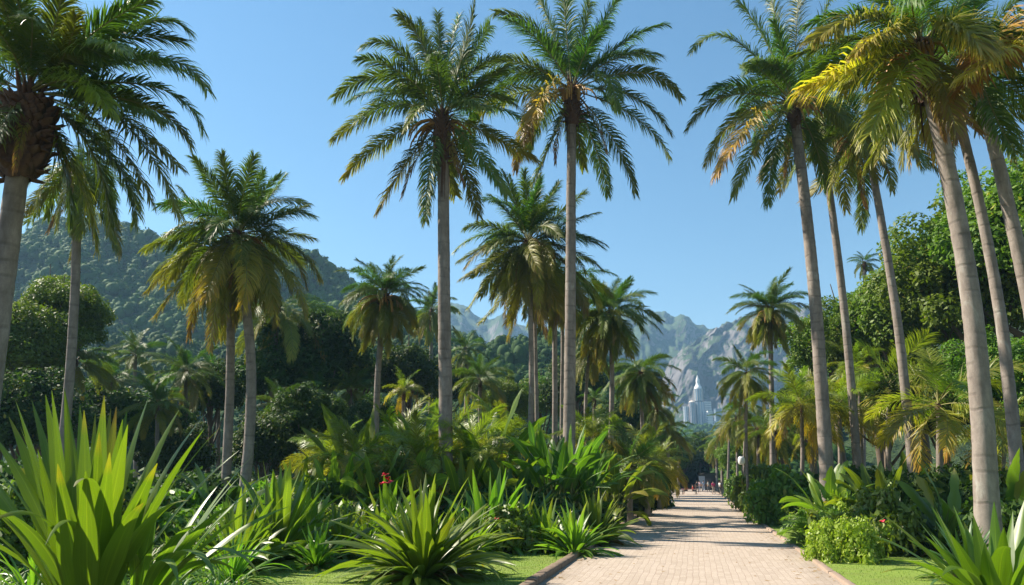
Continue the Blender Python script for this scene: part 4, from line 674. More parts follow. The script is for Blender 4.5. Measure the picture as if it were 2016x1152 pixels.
# giant agave at the left corner: explicit leaves
def giant(name, label, x, d, specs, W, seed, mat='blade', wavy=.02, z=0.0):
    rng = np.random.default_rng(seed); mb = MB(); root = thing(name, label, 'agave', G(x, d, z), 0, AG); base = G(x, d, z)
    for (tx, ty, b, w, dd) in specs:
        t = U(tx, ty, d+dd)-base; hd = math.hypot(t[0], t[1]); az = math.atan2(t[1], t[0]); L = np.linalg.norm(t)*(1+b/400); el = math.degrees(math.atan2(t[2], hd))
        straps(mb, [az], [min(89.9, el+b*.40)], [b], [L], [W*w], rng, 'broad' if w > .75 else 'strap', .16, 16, np.array([math.cos(az)*.12, math.sin(az)*.12, 0]), rng.normal(0, .35, 1), wavy, .02, 1.7)
    link('foliage', mb.mesh('foliage', M[mat]), root); return root
S1 = [(98, 780, 4, 1.0, 1), (118, 772, 3, 1.05, 0), (132, 768, 5, .9, 1.6), (146, 776, 4, .9, -.3), (44, 795, 8, .95, .6), (70, 795, 10, .7, 1.8), (208, 785, 8, 1.05, .6), (218, 812, 10, .8, 1.4), (190, 818, 5, .8, 1.2), (266, 795, 14, 1.0, .2), (248, 812, 8, .7, 1.5), (228, 808, 9, .9, 1.0),
      (330, 822, 18, 1.0, .3), (387, 828, 28, .95, 1.0), (378, 862, 20, .75, -.3), (408, 858, 26, .7, .6), (0, 865, 24, 1.1, .2), (-40, 900, 24, 1.2, -.3), (-90, 870, 22, 1.0, .6), (-60, 960, 34, 1.2, -1.0), (-120, 1000, 44, 1.1, -1.2), (88, 890, 5, 1.1, -1.4), (122, 918, 5, 1.25, -1.7), (172, 935, 9, 1.15, -1.8), (215, 900, 10, 1.2, -1.2),
      (62, 850, 10, 1.15, -.8), (245, 850, 14, 1.1, -.6), (200, 860, 8, 1.1, -.5), (296, 930, 24, 1.3, -1.2), (440, 905, 28, .75, .4), (-150, 1080, 80, .9, -1.0), (10, 1050, 95, .7, -2.0), (100, 1090, 105, .45, -2.2), (345, 1010, 60, 1.0, -1.5), (175, 812, 5, 1.0, .3), (160, 800, 5, .9, 2.2), (235, 835, 9, .9, -.2), (5, 925, 30, 1.0, -.8), (300, 880, 20, .9, .6), (30, 830, 12, .9, 1.0), (-20, 1010, 55, 1.0, -1.6), (150, 985, 100, 1.2, -2.0), (270, 1010, 40, 1.0, -1.7)]
giant('agave', 'giant bright green agave with broad upright leaves at the left corner', 172, 11.5, S1, .29, 1)
S2 = [(470, 930, 22, .9, .8), (500, 950, 24, 1, 1.1), (515, 1075, 60, 1, .2), (500, 1120, 85, .9, .3), (430, 1010, 35, 1.1, -.9), (380, 1050, 60, 1, -1.3), (540, 1010, 34, .8, 1.2), (455, 1150, 110, 1, -.4), (310, 960, 25, 1, .8), (200, 1080, 70, .9, .6), (480, 905, 20, .9, 1), (478, 975, 26, .9, .3), (500, 1000, 34, .8, -.5), (458, 1022, 30, .8, .5), (520, 1110, 70, .7, -.5), (405, 1150, 100, 1.3, -1.6), (340, 1160, 90, 1.0, -1.8), (445, 1060, 45, 1.0, -1.0), (520, 1040, 40, .6, .2), (300, 1040, 50, .9, -1.3), (420, 960, 25, .8, 1.4), (270, 1060, 60, .8, -1.2), (480, 1140, 95, .7, -1.2), (250, 1130, 100, .7, -1.5)]
giant('agave', 'low spreading plant with long glossy drooping leaves right of the giant agave', 262, 12.6, S2, .2, 2, 'blade2', .015)
S3 = [(1740, 1062, 30, .8, -.3), (1768, 1025, 14, .9, .3), (1762, 1135, 50, .8, -.8), (1825, 1028, 8, .9, .5), (1858, 1002, 5, .95, .2), (1885, 998, 5, .85, .8), (1922, 1015, 4, 1.1, -.2), (1955, 990, 4, .95, .9), (1985, 1010, 5, 1.0, .3), (2016, 968, 5, 1.0, .5), (2040, 990, 8, 1.0, 0), (1800, 1110, 35, 1.0, -.9), (1835, 1060, 20, 1.0, -.7), (1880, 1055, 10, 1.1, -.9), (1940, 1070, 8, 1.3, -1.2), (1985, 1090, 60, 1.2, -1.5), (2030, 1060, 10, 1.2, -.9), (2080, 1020, 20, 1.1, 0), (2110, 1060, 35, 1.0, -.3), (1845, 1000, 10, .8, 1.0), (1905, 1030, 7, 1.0, .6), (1970, 1040, 7, 1.2, -.6), (1760, 1110, 50, .6, -.2), (1870, 1140, 60, .9, -1.5)]
giant('agave', 'broad leaved agave filling the bottom right corner', 1965, 13.2, S3, .25, 3)
R1 = rosette_mesh('strap_big', 270, 2.2, .20, 4, emin=-8, emax=88, bend=(14, 98), shape='strap', mat='blade2', wavy=.01, base_r=.35, yel=.06, epow=.72)
R2 = rosette_mesh('strap_mid', 95, 1.5, .15, 5, emin=0, emax=86, bend=(12, 75), mat='blade2', base_r=.2, yel=.08)
R3 = rosette_mesh('strap_wide', 75, 1.6, .22, 6, emin=5, emax=87, bend=(8, 65), shape='lance', mat='blade2', base_r=.2, yel=.08)
R4 = rosette_mesh('strap_thin', 90, 1.5, .075, 7, emin=0, emax=86, bend=(20, 90), mat='blade2', base_r=.15, yel=.1)
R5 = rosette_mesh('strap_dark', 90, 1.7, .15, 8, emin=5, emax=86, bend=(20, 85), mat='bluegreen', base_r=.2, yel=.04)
def ros(x, d, m, s, rz, label, name='strap_leaf_plant', cat='garden plant', sz=None, z=0): return plant(name, label, cat, x, d, m, 'foliage', s, rz, AG, z, sz)
ros(832, 18.0, R1, 1.0, .3, 'big fountain shaped clump of strap leaves in front before the shaggy tall trunk')
ros(548, 21.5, R3, 1.35, 1.0, 'bright upright clump right of the giant agave, at the back of the small lawn', sz=1.6)
ros(622, 20.2, R2, .78, 2.0, 'smaller strap leaf plant between the bright upright clump and the big fountain clump')
ros(500, 22.5, R2, 1.1, 5.0, 'strap leaf plant left behind the bright upright clump')
ros(968, 25.0, R3, 1.35, 3.0, 'upright light green clump just right of the shaggy tall trunk', sz=1.5)
ros(1130, 23.5, R2, 1.0, 4.0, 'yellow green strap leaf clump at the left path kerb')
ros(KX('L', 33, 1.5), 33, R5, 1.4, .5, 'dark arching strap plant beside the left path kerb under the paddle plant')
ros(KX('L', 41, 1.5), 41, R5, 1.4, 1.5, 'dark strap plant farther along the left kerb')
ros(1040, 27, R5, 1.2, 2.5, 'dark drooping clump between the upright light one and the yellow green kerb clump')
ros(905, 27, R2, 1.0, 1.2, 'strap leaf plant at the foot of the shaggy tall trunk')
ros(720, 24, R4, 1.1, .2, 'thin leaved tuft left behind the big fountain clump')
ros(455, 17, R4, .9, .9, 'thin leaved tuft under the long glossy leaves on the left')
ros(60, 14.5, R4, .9, 1.9, 'thin leaved tuft at the foot of the giant agave, at the left frame edge')
ros(1855, 23, R5, .95, 3.0, 'dark strap plant behind the corner agave on the right')
ros(1765, 26.5, R5, 1.15, 4.4, 'dark grassy clump below the ferny plant on the right')
ros(595, 23.5, R3, 1.15, 2.6, 'broad strap plant right behind the smaller strap leaf plant', sz=1.25)
ros(470, 19.5, R3, 1.0, 3.9, 'strap plant behind the tips of the long glossy leaves', sz=1.2)
ros(525, 26, R3, 1.5, 5.1, 'tall strap plant at the foot of the paired trunks')
ros(668, 22.5, R2, 1.05, 0.7, 'strap leaf plant touching the big fountain clump on its left')
ros(765, 26, R3, 1.4, 1.9, 'strap plant below the spiky bush with red blossom')
ros(1015, 26, R3, 1.2, 4.6, 'glossy strap plant between the upright light clump and the paddle stand')
ros(1075, 24.5, R2, 1.05, 3.3, 'strap plant just left behind the yellow green kerb clump')
ros(1170, 27, R3, 1.1, 0.9, 'broad strap plant behind the yellow green kerb clump, near the kerb')
ros(925, 22.5, R2, .95, 2.9, 'strap plant right behind the big fountain clump')
ros(1905, 17.5, R5, .8, 1.4, 'dark strap plant at the foot of the thickest leaning trunk')
# paddle plants
B1 = banana_mesh(11, 44, 4.6, 1.3, .46, emin=42, emax=88, spread=1.1, bend=(8, 80)); B2 = banana_mesh(12, 14, 3.0, 1.9, .5, emin=25, emax=86, spread=.4, bend=(20, 90)); B5 = banana_mesh(15, 20, 2.5, 1.3, .42, 'limeleaf', emin=20, emax=86, spread=.5, bend=(20, 95)); B3 = banana_mesh(13, 12, 2.3, 1.5, .55, 'shrub', emin=20, emax=85, spread=.25, bend=(15, 75)); B4 = banana_mesh(14, 16, 2.6, 1.6, .42, 'bluegreen', emin=10, emax=85, spread=.4, bend=(30, 95))
BG = 'paddle leaved plants'
clump('paddle_leaf_plant', 'tall dark stand of upright paddle leaves in front of the tall central trunk', 'banana plant', 1092, 32, B1, 1.0, .4, BG)
clump('paddle_leaf_plant', 'paddle leaved stand right of the tall central one, reaching the left kerb', 'banana plant', 1150, 33, B1, .86, 2.6, BG)
clump('paddle_leaf_plant', 'big arching banana-like plant right of the shaggy tall trunk, in the hedge', 'banana plant', 945, 34, B2, 1.45, 1.0, BG)
clump('paddle_leaf_plant', 'banana-like plant with a torn upright leaf left of the shaggy tall trunk', 'banana plant', 845, 35, B2, 1.45, 3.1, BG)
clump('paddle_leaf_plant', 'banana-like plant at the left of the middle hedge with rounded lime leaves', 'banana plant', 705, 36, B2, 1.35, 5.0, BG)
clump('paddle_leaf_plant', 'light green broad leaved plant left of the thickest leaning trunk', 'banana plant', 1878, 23.5, B3, .85, 2.0, BG)
clump('paddle_leaf_plant', 'broad leaved plant between the thickest trunk and the right frame edge', 'banana plant', 2000, 25, B3, .95, 4.3, BG)
clump('paddle_leaf_plant', 'low yellow tipped broad leaved plant by the left kerb under the dark palms', 'banana plant', KX('L', 44, 1.8), 44, B2, .8, .2, BG)
clump('paddle_leaf_plant', 'dark broad leaved plant behind the long glossy leaves on the left', 'banana plant', 430, 24, B4, .9, 1.2, BG)
clump('paddle_leaf_plant', 'dark broad leaved plant behind the upright light green clump', 'banana plant', 1010, 30, B4, 1.0, 2.2, BG)
clump('paddle_leaf_plant', 'lime paddle leaved plant rising among the lime palms on the right', 'banana plant', 1795, 37, B2, .85, 1.9, BG)
for i, (x, d, s, lb) in enumerate([(655, 31, 1.15, 'lime paddle plant in the middle hedge, far left'), (742, 30, 1.2, 'lime paddle plant left of the red blossoms'), (805, 30.5, 1.25, 'lime paddle plant between the red blossoms and the shaggy tall trunk'), (912, 30, 1.15, 'lime paddle plant right of the shaggy tall trunk foot'), (985, 32, 1.2, 'lime paddle plant just left of the tall dark paddle stand'),
        (1205, 36, 1.15, 'lime paddle plant right of the tall dark paddle stand'), (590, 33, 1.1, 'lime paddle plant right of the paired trunks'), (1640, 30, 1.0, 'lime paddle plant behind the foot of the first leaning trunk'), (1745, 29, 1.0, 'lime paddle plant left of the third leaning trunk')]): clump('paddle_leaf_plant', lb, 'banana plant', x, d, B5, s, i*1.1, BG)
# shrubs
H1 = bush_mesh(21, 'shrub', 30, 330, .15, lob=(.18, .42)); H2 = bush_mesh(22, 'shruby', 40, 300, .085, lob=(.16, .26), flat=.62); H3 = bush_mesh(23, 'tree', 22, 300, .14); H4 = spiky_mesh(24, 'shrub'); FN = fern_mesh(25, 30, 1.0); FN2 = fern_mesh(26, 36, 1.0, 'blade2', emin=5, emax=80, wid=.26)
def sh(x, d, m, w, h, rz, label, name='shrub', cat='shrub', group='leafy shrubs', part='foliage', z=0): return plant(name, label, cat, x, d, m, part, w, rz, group, z, h)
sh(1672, 22.0, H2, 1.08, 1.6, .2, 'rounded yellow green shrub on the right lawn, below the first leaning trunk')
r = sh(1718, 24.3, H1, 1.35, 2.0, 1.2, 'green shrub with one red flower right behind the yellow green one')
for i, (x, d, m, w, h, lb) in enumerate([(1612, 27, FN2, 1.5, 1.9, 'green shrub hugging the yellow green one on its left'), (KX('R', 29.5, 1.0, .9), 29.5, H1, 1.0, 1.7, 'bright green shrub at the right kerb where the lawn narrows'), (KX('R', 34, 1.1, .9), 34, H2, 1.1, 1.8, 'yellow green shrub at the right kerb, left of the first leaning trunk'), (KX('R', 39, 1.1, .35), 39, H1, 1.1, 2.1, 'bright shrub next to the pole-like palm'),
        (KX('R', 46, 1.5, .35), 46, H2, 1.5, 2.4, 'yellow green shrub nearest the path between the lamp and the first leaning trunk'), (KX('R', 54, 1.5, .35), 54, H1, 1.5, 2.5, 'leafy shrub behind the lamp'), (KX('R', 64, 1.7, .35), 64, H2, 1.7, 2.8, 'leafy shrub by the right path edge, beyond the lamp'), (KX('R', 78, 1.9, .35), 78, H1, 1.9, 2.8, 'bright shrub in the far right row'), (KX('R', 95, 2.0, .35), 95, H1, 2.0, 3.0, 'last bright shrub before the plaza on the right'),
        (1568, 38, H1, 1.8, 2.6, 'larger shrub behind the bright kerb shrubs on the right'), (1625, 36, FN2, 2.0, 3.0, 'tall shrub left of the first leaning trunk'), (1690, 29, FN, 2.0, 3.0, 'feathery fern-like bush between the first two leaning trunks'), (1730, 33, FN, 2.4, 3.6, 'taller feathery bush at the foot of the second leaning trunk'), (1655, 31, FN2, 1.8, 2.8, 'bright feathery bush right of the first leaning trunk'),
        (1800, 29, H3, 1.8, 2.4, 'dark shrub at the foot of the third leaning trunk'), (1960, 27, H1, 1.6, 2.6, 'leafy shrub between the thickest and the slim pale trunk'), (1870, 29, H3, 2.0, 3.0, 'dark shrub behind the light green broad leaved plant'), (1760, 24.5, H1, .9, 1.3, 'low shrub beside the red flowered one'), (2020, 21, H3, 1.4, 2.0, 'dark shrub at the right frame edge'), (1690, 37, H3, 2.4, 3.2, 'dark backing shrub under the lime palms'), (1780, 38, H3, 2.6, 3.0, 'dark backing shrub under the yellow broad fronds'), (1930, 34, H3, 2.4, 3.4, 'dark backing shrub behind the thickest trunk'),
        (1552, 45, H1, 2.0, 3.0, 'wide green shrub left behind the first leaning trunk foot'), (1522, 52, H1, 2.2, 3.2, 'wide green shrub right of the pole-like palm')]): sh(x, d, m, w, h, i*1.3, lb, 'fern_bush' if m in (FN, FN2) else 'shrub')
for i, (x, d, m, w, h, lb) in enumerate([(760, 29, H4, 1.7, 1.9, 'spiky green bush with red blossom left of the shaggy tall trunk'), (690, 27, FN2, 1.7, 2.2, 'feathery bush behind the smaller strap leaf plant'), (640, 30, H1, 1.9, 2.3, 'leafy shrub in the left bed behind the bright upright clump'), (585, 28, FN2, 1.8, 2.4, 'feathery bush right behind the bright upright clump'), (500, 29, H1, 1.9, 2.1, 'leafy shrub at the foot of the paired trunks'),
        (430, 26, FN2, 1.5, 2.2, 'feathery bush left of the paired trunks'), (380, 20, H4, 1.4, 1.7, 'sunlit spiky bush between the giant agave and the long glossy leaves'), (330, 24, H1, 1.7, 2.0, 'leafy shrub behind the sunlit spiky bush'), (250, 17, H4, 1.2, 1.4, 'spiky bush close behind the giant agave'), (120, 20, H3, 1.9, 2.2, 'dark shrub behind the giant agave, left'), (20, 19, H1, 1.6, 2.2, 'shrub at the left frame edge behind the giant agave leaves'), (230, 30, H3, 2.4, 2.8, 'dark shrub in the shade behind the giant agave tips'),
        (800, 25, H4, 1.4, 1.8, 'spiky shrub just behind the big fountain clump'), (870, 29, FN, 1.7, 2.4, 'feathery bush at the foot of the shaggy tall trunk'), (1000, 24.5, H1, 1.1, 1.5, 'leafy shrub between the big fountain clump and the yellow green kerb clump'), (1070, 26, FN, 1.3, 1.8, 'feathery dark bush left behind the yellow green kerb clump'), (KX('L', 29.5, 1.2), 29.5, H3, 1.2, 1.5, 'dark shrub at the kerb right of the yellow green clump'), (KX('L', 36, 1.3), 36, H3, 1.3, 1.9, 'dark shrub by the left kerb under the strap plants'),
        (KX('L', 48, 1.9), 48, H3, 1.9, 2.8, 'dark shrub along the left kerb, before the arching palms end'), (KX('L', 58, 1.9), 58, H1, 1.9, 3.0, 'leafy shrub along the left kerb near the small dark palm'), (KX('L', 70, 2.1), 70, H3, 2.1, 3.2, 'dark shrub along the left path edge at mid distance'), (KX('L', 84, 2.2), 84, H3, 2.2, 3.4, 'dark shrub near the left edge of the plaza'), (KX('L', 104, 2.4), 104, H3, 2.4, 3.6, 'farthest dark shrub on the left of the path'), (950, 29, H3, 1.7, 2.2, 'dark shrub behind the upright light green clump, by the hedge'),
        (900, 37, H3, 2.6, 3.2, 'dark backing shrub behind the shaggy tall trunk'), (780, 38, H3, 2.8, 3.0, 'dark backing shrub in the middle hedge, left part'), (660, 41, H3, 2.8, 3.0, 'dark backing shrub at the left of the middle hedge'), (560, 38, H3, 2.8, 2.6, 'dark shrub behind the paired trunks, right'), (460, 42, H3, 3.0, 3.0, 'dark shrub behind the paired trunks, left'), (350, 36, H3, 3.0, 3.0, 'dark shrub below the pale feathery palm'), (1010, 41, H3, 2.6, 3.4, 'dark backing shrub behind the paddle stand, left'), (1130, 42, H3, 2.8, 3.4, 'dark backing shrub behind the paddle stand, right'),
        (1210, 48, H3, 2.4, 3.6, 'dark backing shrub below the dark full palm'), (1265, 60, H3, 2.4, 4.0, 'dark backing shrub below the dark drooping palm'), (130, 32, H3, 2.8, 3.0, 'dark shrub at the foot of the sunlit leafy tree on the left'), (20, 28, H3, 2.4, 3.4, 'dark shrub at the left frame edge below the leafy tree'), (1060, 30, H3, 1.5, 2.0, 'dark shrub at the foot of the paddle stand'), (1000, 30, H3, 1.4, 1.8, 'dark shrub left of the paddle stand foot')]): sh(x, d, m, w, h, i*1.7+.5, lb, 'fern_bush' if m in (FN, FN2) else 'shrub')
# red blossoms belong to their shrubs
def blossoms(owner_label, pts, d, seed, r=.12):
    o = [q for q in scene.objects if q.get('label') == owner_label][0]; rng = np.random.default_rng(seed)
    for (x, y) in pts:
        mb = MB(); c = U(x, y, d)-np.array(o.location)
        straps(mb, rng.random(9)*6.28, 10+60*rng.random(9), 60, r*1.3, r*.9, rng, 'lance', seg=4, org=c); link('flower', mb.mesh('flower', M['flower']), o)
blossoms('spiky green bush with red blossom left of the shaggy tall trunk', [(755, 952), (762, 943), (768, 950), (759, 935)], 24.6, 1, .11)
blossoms('green shrub with one red flower right behind the yellow green one', [(1737, 1028)], 22.3, 2, .10)
blossoms('leafy shrub between the big fountain clump and the yellow green kerb clump', [(978, 1022)], 23.2, 3, .07)
# low ground cover in the beds
def cover(name, poly, n, seed, label, L=.45, W=.05):
    P = np.array(poly); rng = np.random.default_rng(seed); lo, hi = P.min(0), P.max(0); Q = rng.random((n*4, 2))*(hi-lo)+lo; ins = np.zeros(len(Q), bool)
    for a, b in zip(P, np.roll(P, -1, 0)):
        ins ^= ((a[1] > Q[:, 1]) != (b[1] > Q[:, 1])) & (Q[:, 0] < (b[0]-a[0])*(Q[:, 1]-a[1])/(b[1]-a[1]+1e-9)+a[0])
    Q = Q[ins][:n]; mb = MB()
    for q in Q:
        m = 9; az = rng.random(m)*6.28; straps(mb, az, 15+70*rng.random(m), 60, L*(.5+.8*rng.random(m)), W, rng, 'lance', seg=3, org=np.tile((q[0], q[1], 0), (m, 1))+np.c_[rng.normal(0, .08, (m, 2)), 0.15*rng.random(m)])
    tag(link('ground_cover', mb.mesh('ground_cover', M['shrub'])), label, 'ground cover', kind='stuff')
g2 = lambda x, d: tuple(G(x, d)[:2])
cover('c', [(-3.6, 25.5), (-5.3, 26.7), (-8, 24.6), (-11, 23.8), (-15, 20.5), (-17, 15), (-30, 24), (-34, 40), (-20, 44), (-3.6, 90)], 3600, 1, 'low leafy ground cover filling the left bed', .55, .06)
cover('c', [(3.5, 44), (3.6, 100), (12, 80), (26, 40), (24, 22), (13.5, 22), (12, 24.2), (7.5, 25.2), (5.2, 28), (4.2, 36)], 2600, 2, 'low leafy ground cover filling the right bed', .55, .06)
cover('c', [g2(-120, 13), g2(520, 13.5), g2(420, 21), g2(-200, 22), (-22, 14), g2(-200, 11)], 900, 3, 'low weeds round the feet of the agaves on the left', .5, .05)
M['litter'] = leafmat('dry_leaf', (0.20, 0.11, 0.04), (0.36, 0.24, 0.09), trans=.1, rough=.8)
rng = np.random.default_rng(77); m = 420; yy = 15+55*rng.random(m)**1.6; xx = XL+.15+(XR-XL-.3)*np.where(rng.random(m) < .6, rng.random(m)**3*np.where(rng.random(m) < .5, 1, 0)+0, rng.random(m)); xx = np.where(rng.random(m) < .3, XR-.1-.8*rng.random(m)**2, xx)
mb = MB(); straps(mb, rng.random(m)*6.28, 8*rng.random(m), 14, .07+.12*rng.random(m), .035+.03*rng.random(m), rng, 'lance', seg=3, org=np.stack([xx, yy, 0*xx+.012], 1), fold=.4); tag(link('fallen_leaves', mb.mesh('fallen_leaves', M['litter'])), 'dry fallen leaves scattered over the brick path', 'fallen leaves', kind='stuff')
# ------------------------------------------------------------------ street furniture and people at the far end
M['metal'] = plain('dark_metal', (.06, .065, .06), .45, .6); M['lampglass'] = plain('milky_lamp_glass', (.8, .8, .78), .3, 0, .04)
L0 = thing('street_lamp', 'white box lamp on a thin pole among the shrubs right of the path', 'street lamp', G(1466, 60)); zl = hz(907, 60)
mb = MB(); mb.tube([(0, 0, 0), (0, 0, .25), (0, 0, .3), (0, 0, zl-.35)], np.array([.07, .07, .045, .04]), 10); link('pole', mb.mesh('pole', M['metal']), L0)
mb = MB(); t = np.linspace(0, math.pi, 9); mb.tube(np.stack([0*t, 0*t, zl-.32*np.cos(t)], 1), np.maximum(.02, .27*np.sin(t)**.45), 14); link('lamp_shade', mb.mesh('lamp_shade', M['lampglass']), L0)
mb = MB(); mb.tube([(0, 0, zl+.28), (0, 0, zl+.31), (0, 0, zl+.38)], np.array([.17, .16, .03]), 12); link('cap', mb.mesh('cap', M['metal']), L0)
M['board'] = plain('pale_board', (.62, .60, .62), .6); M['shed'] = plain('dark_shed_boards', (.06, .07, .08), .8)
s = thing('notice_board', 'pale square notice board on a post at the end of the path', 'sign', G(1383, 130), YAW); zz = hz(944, 130)
mb = MB(); mb.box((0, 0, zz), (1.05, .06, 1.1)); link('board', mb.mesh('board', M['board'], False), s); mb = MB()
mb.box((0, .06, (zz+.6)/2), (.1, .08, zz+.6)); link('post', mb.mesh('post', M['metal'], False), s); mb = MB()
for q in (-.54, .54): mb.box((q, 0, zz), (.05, .09, 1.16))
mb.box((0, 0, zz+.565), (1.13, .1, .06)); mb.box((0, 0, zz-.565), (1.13, .1, .06)); link('frame', mb.mesh('frame', M['metal'], False), s)
s = thing('shed', 'small dark shed behind the people at the right of the path end', 'shed', G(1397, 140), YAW)
mb = MB(); mb.box((0, 0, 1.35), (2.3, 2.2, 2.7)); link('wall', mb.mesh('wall', M['shed'], False), s); mb = MB(); mb.box((0, 0, 2.80), (2.8, 2.7, .16)); mb.box((0, 0, 2.93), (2.0, 1.9, .12)); link('roof', mb.mesh('roof', M['metal'], False), s); mb = MB(); mb.box((-.4, -1.12, 1.0), (.9, .04, 2.0)); link('door', mb.mesh('door', plain('door_paint', (.10, .11, .12)), False), s)
SK = plain('skin', (.42, .25, .17), .5, 0, .1); HR = plain('hair', (.03, .02, .015), .6)
def cloth(c): return plain('cloth', c, .85, 0, .15)
def skinned(name, verts, edges, rad, mat, parent, sub=1):
    me = bpy.data.meshes.new(name); me.from_pydata(verts, edges, []); o = link(name, me, parent); sm = o.modifiers.new('skin', 'SKIN'); sm.use_smooth_shade = True
    for i, r in enumerate(rad): me.skin_vertices[0].data[i].radius = (r if isinstance(r, tuple) else (r, r))
    me.skin_vertices[0].data[0].use_root = True; sm2 = o.modifiers.new('sub', 'SUBSURF'); sm2.levels = sub; sm2.render_levels = sub; me.materials.append(mat); return o
def ensure_skin(me):
    bm = bmesh.new(); bm.from_mesh(me); bm.verts.layers.skin.verify(); bm.to_mesh(me); bm.free()
import bmesh
def skinned(name, verts, edges, rad, mat, parent, sub=1):
    me = bpy.data.meshes.new(name); me.from_pydata(verts, edges, []); bm = bmesh.new(); bm.from_mesh(me); ly = bm.verts.layers.skin.verify()
    for i, v in enumerate(bm.verts):
        r = rad[i]; v[ly].radius = r if isinstance(r, tuple) else (r, r); v[ly].use_root = (i == 0)
    bm.to_mesh(me); bm.free(); o = link(name, me, parent); sm = o.modifiers.new('skin', 'SKIN'); sm.use_smooth_shade = True; s2 = o.modifiers.new('sub', 'SUBSURF'); s2.levels = sub; s2.render_levels = sub; me.materials.append(mat); return o
def person(x, d, rz, shirt, trousers, label, stride=.18, arm=.12, sit=False, s=1.0, group='people on the far path'):
    root = thing('person', label, 'person', G(x, d), rz, group); root.scale = (s, s, s); dz = -.42 if sit else 0; k = stride
    hip = .93+dz; Vv = [(0, 0, hip), (0, 0, hip+.2), (0, 0, hip+.42), (0, .01, hip+.53), (0, .01, hip+.62), (0, -.01, hip+.74)]; E = [(0, 1), (1, 2), (2, 3), (3, 4), (4, 5)]; rd = [(.15, .11), (.14, .10), (.17, .11), .06, (.075, .09), (.07, .09)]
    for sg in (-1, 1):
        b = len(Vv); yk = sg*k
        if sit: pts = [(sg*.10, -.02, hip-.04), (sg*.12, -.42, hip), (sg*.12, -.45, .08), (sg*.12, -.6, .04)]
        else: pts = [(sg*.10, 0, hip-.08), (sg*.10, -yk*.5-.03, .48), (sg*.10, -yk+.03, .08), (sg*.11, -yk-.12, .04)]
        Vv += pts; E += [(0, b), (b, b+1), (b+1, b+2), (b+2, b+3)]; rd += [.095, .062, .042, .035]
        b = len(Vv); ya = -sg*arm; Vv += [(sg*.19, 0, hip+.46), (sg*.24, ya*.4, hip+.18), (sg*.25, ya-.06, hip-.05), (sg*.25, ya-.08, hip-.16)]; E += [(2, b), (b, b+1), (b+1, b+2), (b+2, b+3)]; rd += [.06, .042, .032, (.02, .035)]
    skinned('body', Vv, E, rd, SK, root)
    sv = [(0, 0, hip-.05), (0, 0, hip+.2), (0, 0, hip+.43)]; se = [(0, 1), (1, 2)]; sr = [(.172, .132), (.165, .122), (.185, .128)]
    for sg in (-1, 1): b = len(sv); ya = -sg*arm; sv += [(sg*.19, 0, hip+.46), (sg*.235, ya*.3, hip+.24)]; se += [(2, b), (b, b+1)]; sr += [.078, .065]
    skinned('shirt', sv, se, sr, cloth(shirt), root)
    tv = [(0, 0, hip+.02)]; te = []; tr = [(.162, .122)]
    for sg in (-1, 1):
        b = len(tv); yk = sg*k
        tv += ([(sg*.10, -.02, hip-.03), (sg*.12, -.42, hip), (sg*.12, -.45, .2)] if sit else [(sg*.10, 0, hip-.08), (sg*.10, -yk*.5-.03, .48), (sg*.10, -yk+.03, .14)]); te += [(0, b), (b, b+1), (b+1, b+2)]; tr += [.108, .078, .06]
    skinned('trousers', tv, te, tr, cloth(trousers), root)
    mb = MB(); t = np.linspace(0.02, 1.75, 6); mb.tube(np.stack([0*t, 0*t+.02, hip+.70+.115*np.cos(t)], 1), .105*np.sin(t), 10); link('hair', mb.mesh('hair', HR), root); return root
person(1405.5, 108, .4, (.55, .06, .16), (.45, .38, .32), 'person in a bright pink top standing on the right half of the far path', .12)
person(1395, 118, 1.2, (.62, .60, .55), (.10, .11, .13), 'person in a white shirt and dark trousers left of the one in pink')
person(1386, 124, 3.4, (.30, .36, .45), (.30, .34, .42), 'person in pale blue clothes below the notice board')
person(1378, 120, 2.6, (.40, .30, .36), (.16, .17, .22), 'person in a mauve top on the left half of the far path')
person(1373, 112, 0.4, (.05, .05, .06), (.06, .06, .07), 'person in dark clothes on the left half of the far path', .2)
person(1364.5, 106, 1.6, (.55, .07, .05), (.12, .10, .10), 'person in a red top sitting at the right end of the low red table', sit=True)
person(1351, 107, 4.0, (.28, .05, .05), (.08, .07, .08), 'person in a dark red top sitting behind the low table on the left', sit=True)
person(1418, 112, 2.2, (.62, .62, .58), (.07, .08, .08), 'person in a white top behind the bicycle on the right')
t_ = thing('table', 'long low table with a red cover at the left edge of the far path', 'table', G(1357, 104), YAW)
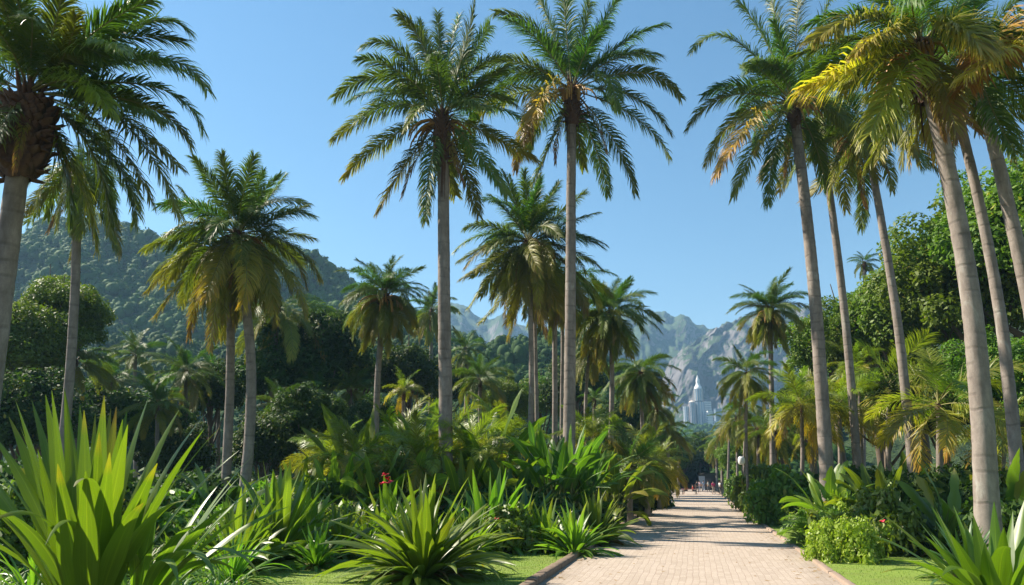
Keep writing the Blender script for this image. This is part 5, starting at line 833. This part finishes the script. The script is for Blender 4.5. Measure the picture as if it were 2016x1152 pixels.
mb = MB(); mb.box((0, 0, .70), (1.9, .7, .05)); link('tabletop', mb.mesh('tabletop', plain('red_table_cover', (.42, .10, .10)), False), t_)
for sx in (-.85, .85):
    for sy in (-.28, .28): mb = MB(); mb.box((sx, sy, .34), (.05, .05, .68)); link('leg', mb.mesh('leg', M['metal'], False), t_)
bk = thing('bicycle', 'dark bicycle parked at the right edge of the far path', 'bicycle', G(1413, 106), YAW)
for sx in (-.52, .52):
    mb = MB(); a = np.linspace(0, 2*math.pi, 21); mb.tube(np.stack([sx+.33*np.cos(a), 0*a, .34+.33*np.sin(a)], 1), .022, 6)
    for q in np.linspace(0, math.pi, 6, endpoint=False): mb.tube([(sx-.32*math.cos(q), 0, .34-.32*math.sin(q)), (sx, 0, .34), (sx+.32*math.cos(q), 0, .34+.32*math.sin(q))], .006, 4)
    link('wheel', mb.mesh('wheel', M['metal']), bk)
mb = MB()
for a, b in (((-.52, .34), (-.15, .34)), ((-.52, .34), (-.22, .78)), ((-.15, .34), (-.24, .86)), ((-.15, .34), (.35, .80)), ((-.23, .80), (.35, .86)), ((.52, .34), (.33, .95))): mb.tube([(a[0], 0, a[1]), ((a[0]+b[0])/2, 0, (a[1]+b[1])/2), (b[0], 0, b[1])], .02, 6)
link('frame', mb.mesh('frame', M['metal']), bk); mb = MB(); mb.box((-.25, 0, .9), (.26, .14, .06), taper=.7); link('saddle', mb.mesh('saddle', M['metal'], False), bk); mb = MB(); mb.tube([(.28, -.28, 1.0), (.33, 0, .97), (.28, .28, 1.0)], .016, 6); link('handlebar', mb.mesh('handlebar', M['metal']), bk)
# ------------------------------------------------------------------ haze over the whole place
hb = MB(); hb.box((0, 1600, 219), (5300, 3420, 441)); hm, ns, ls = newmat('air_haze')
pv = ns.new('ShaderNodeVolumePrincipled'); pv.inputs['Color'].default_value = (0.38, 0.68, 1.0, 1); pv.inputs['Density'].default_value = 0.00025; pv.inputs['Anisotropy'].default_value = 0.2
o = N(ns, 'OutputMaterial'); ls.new(pv.outputs[0], o.inputs['Volume']); tag(link('haze', hb.mesh('haze', hm, False)), kind='stuff')
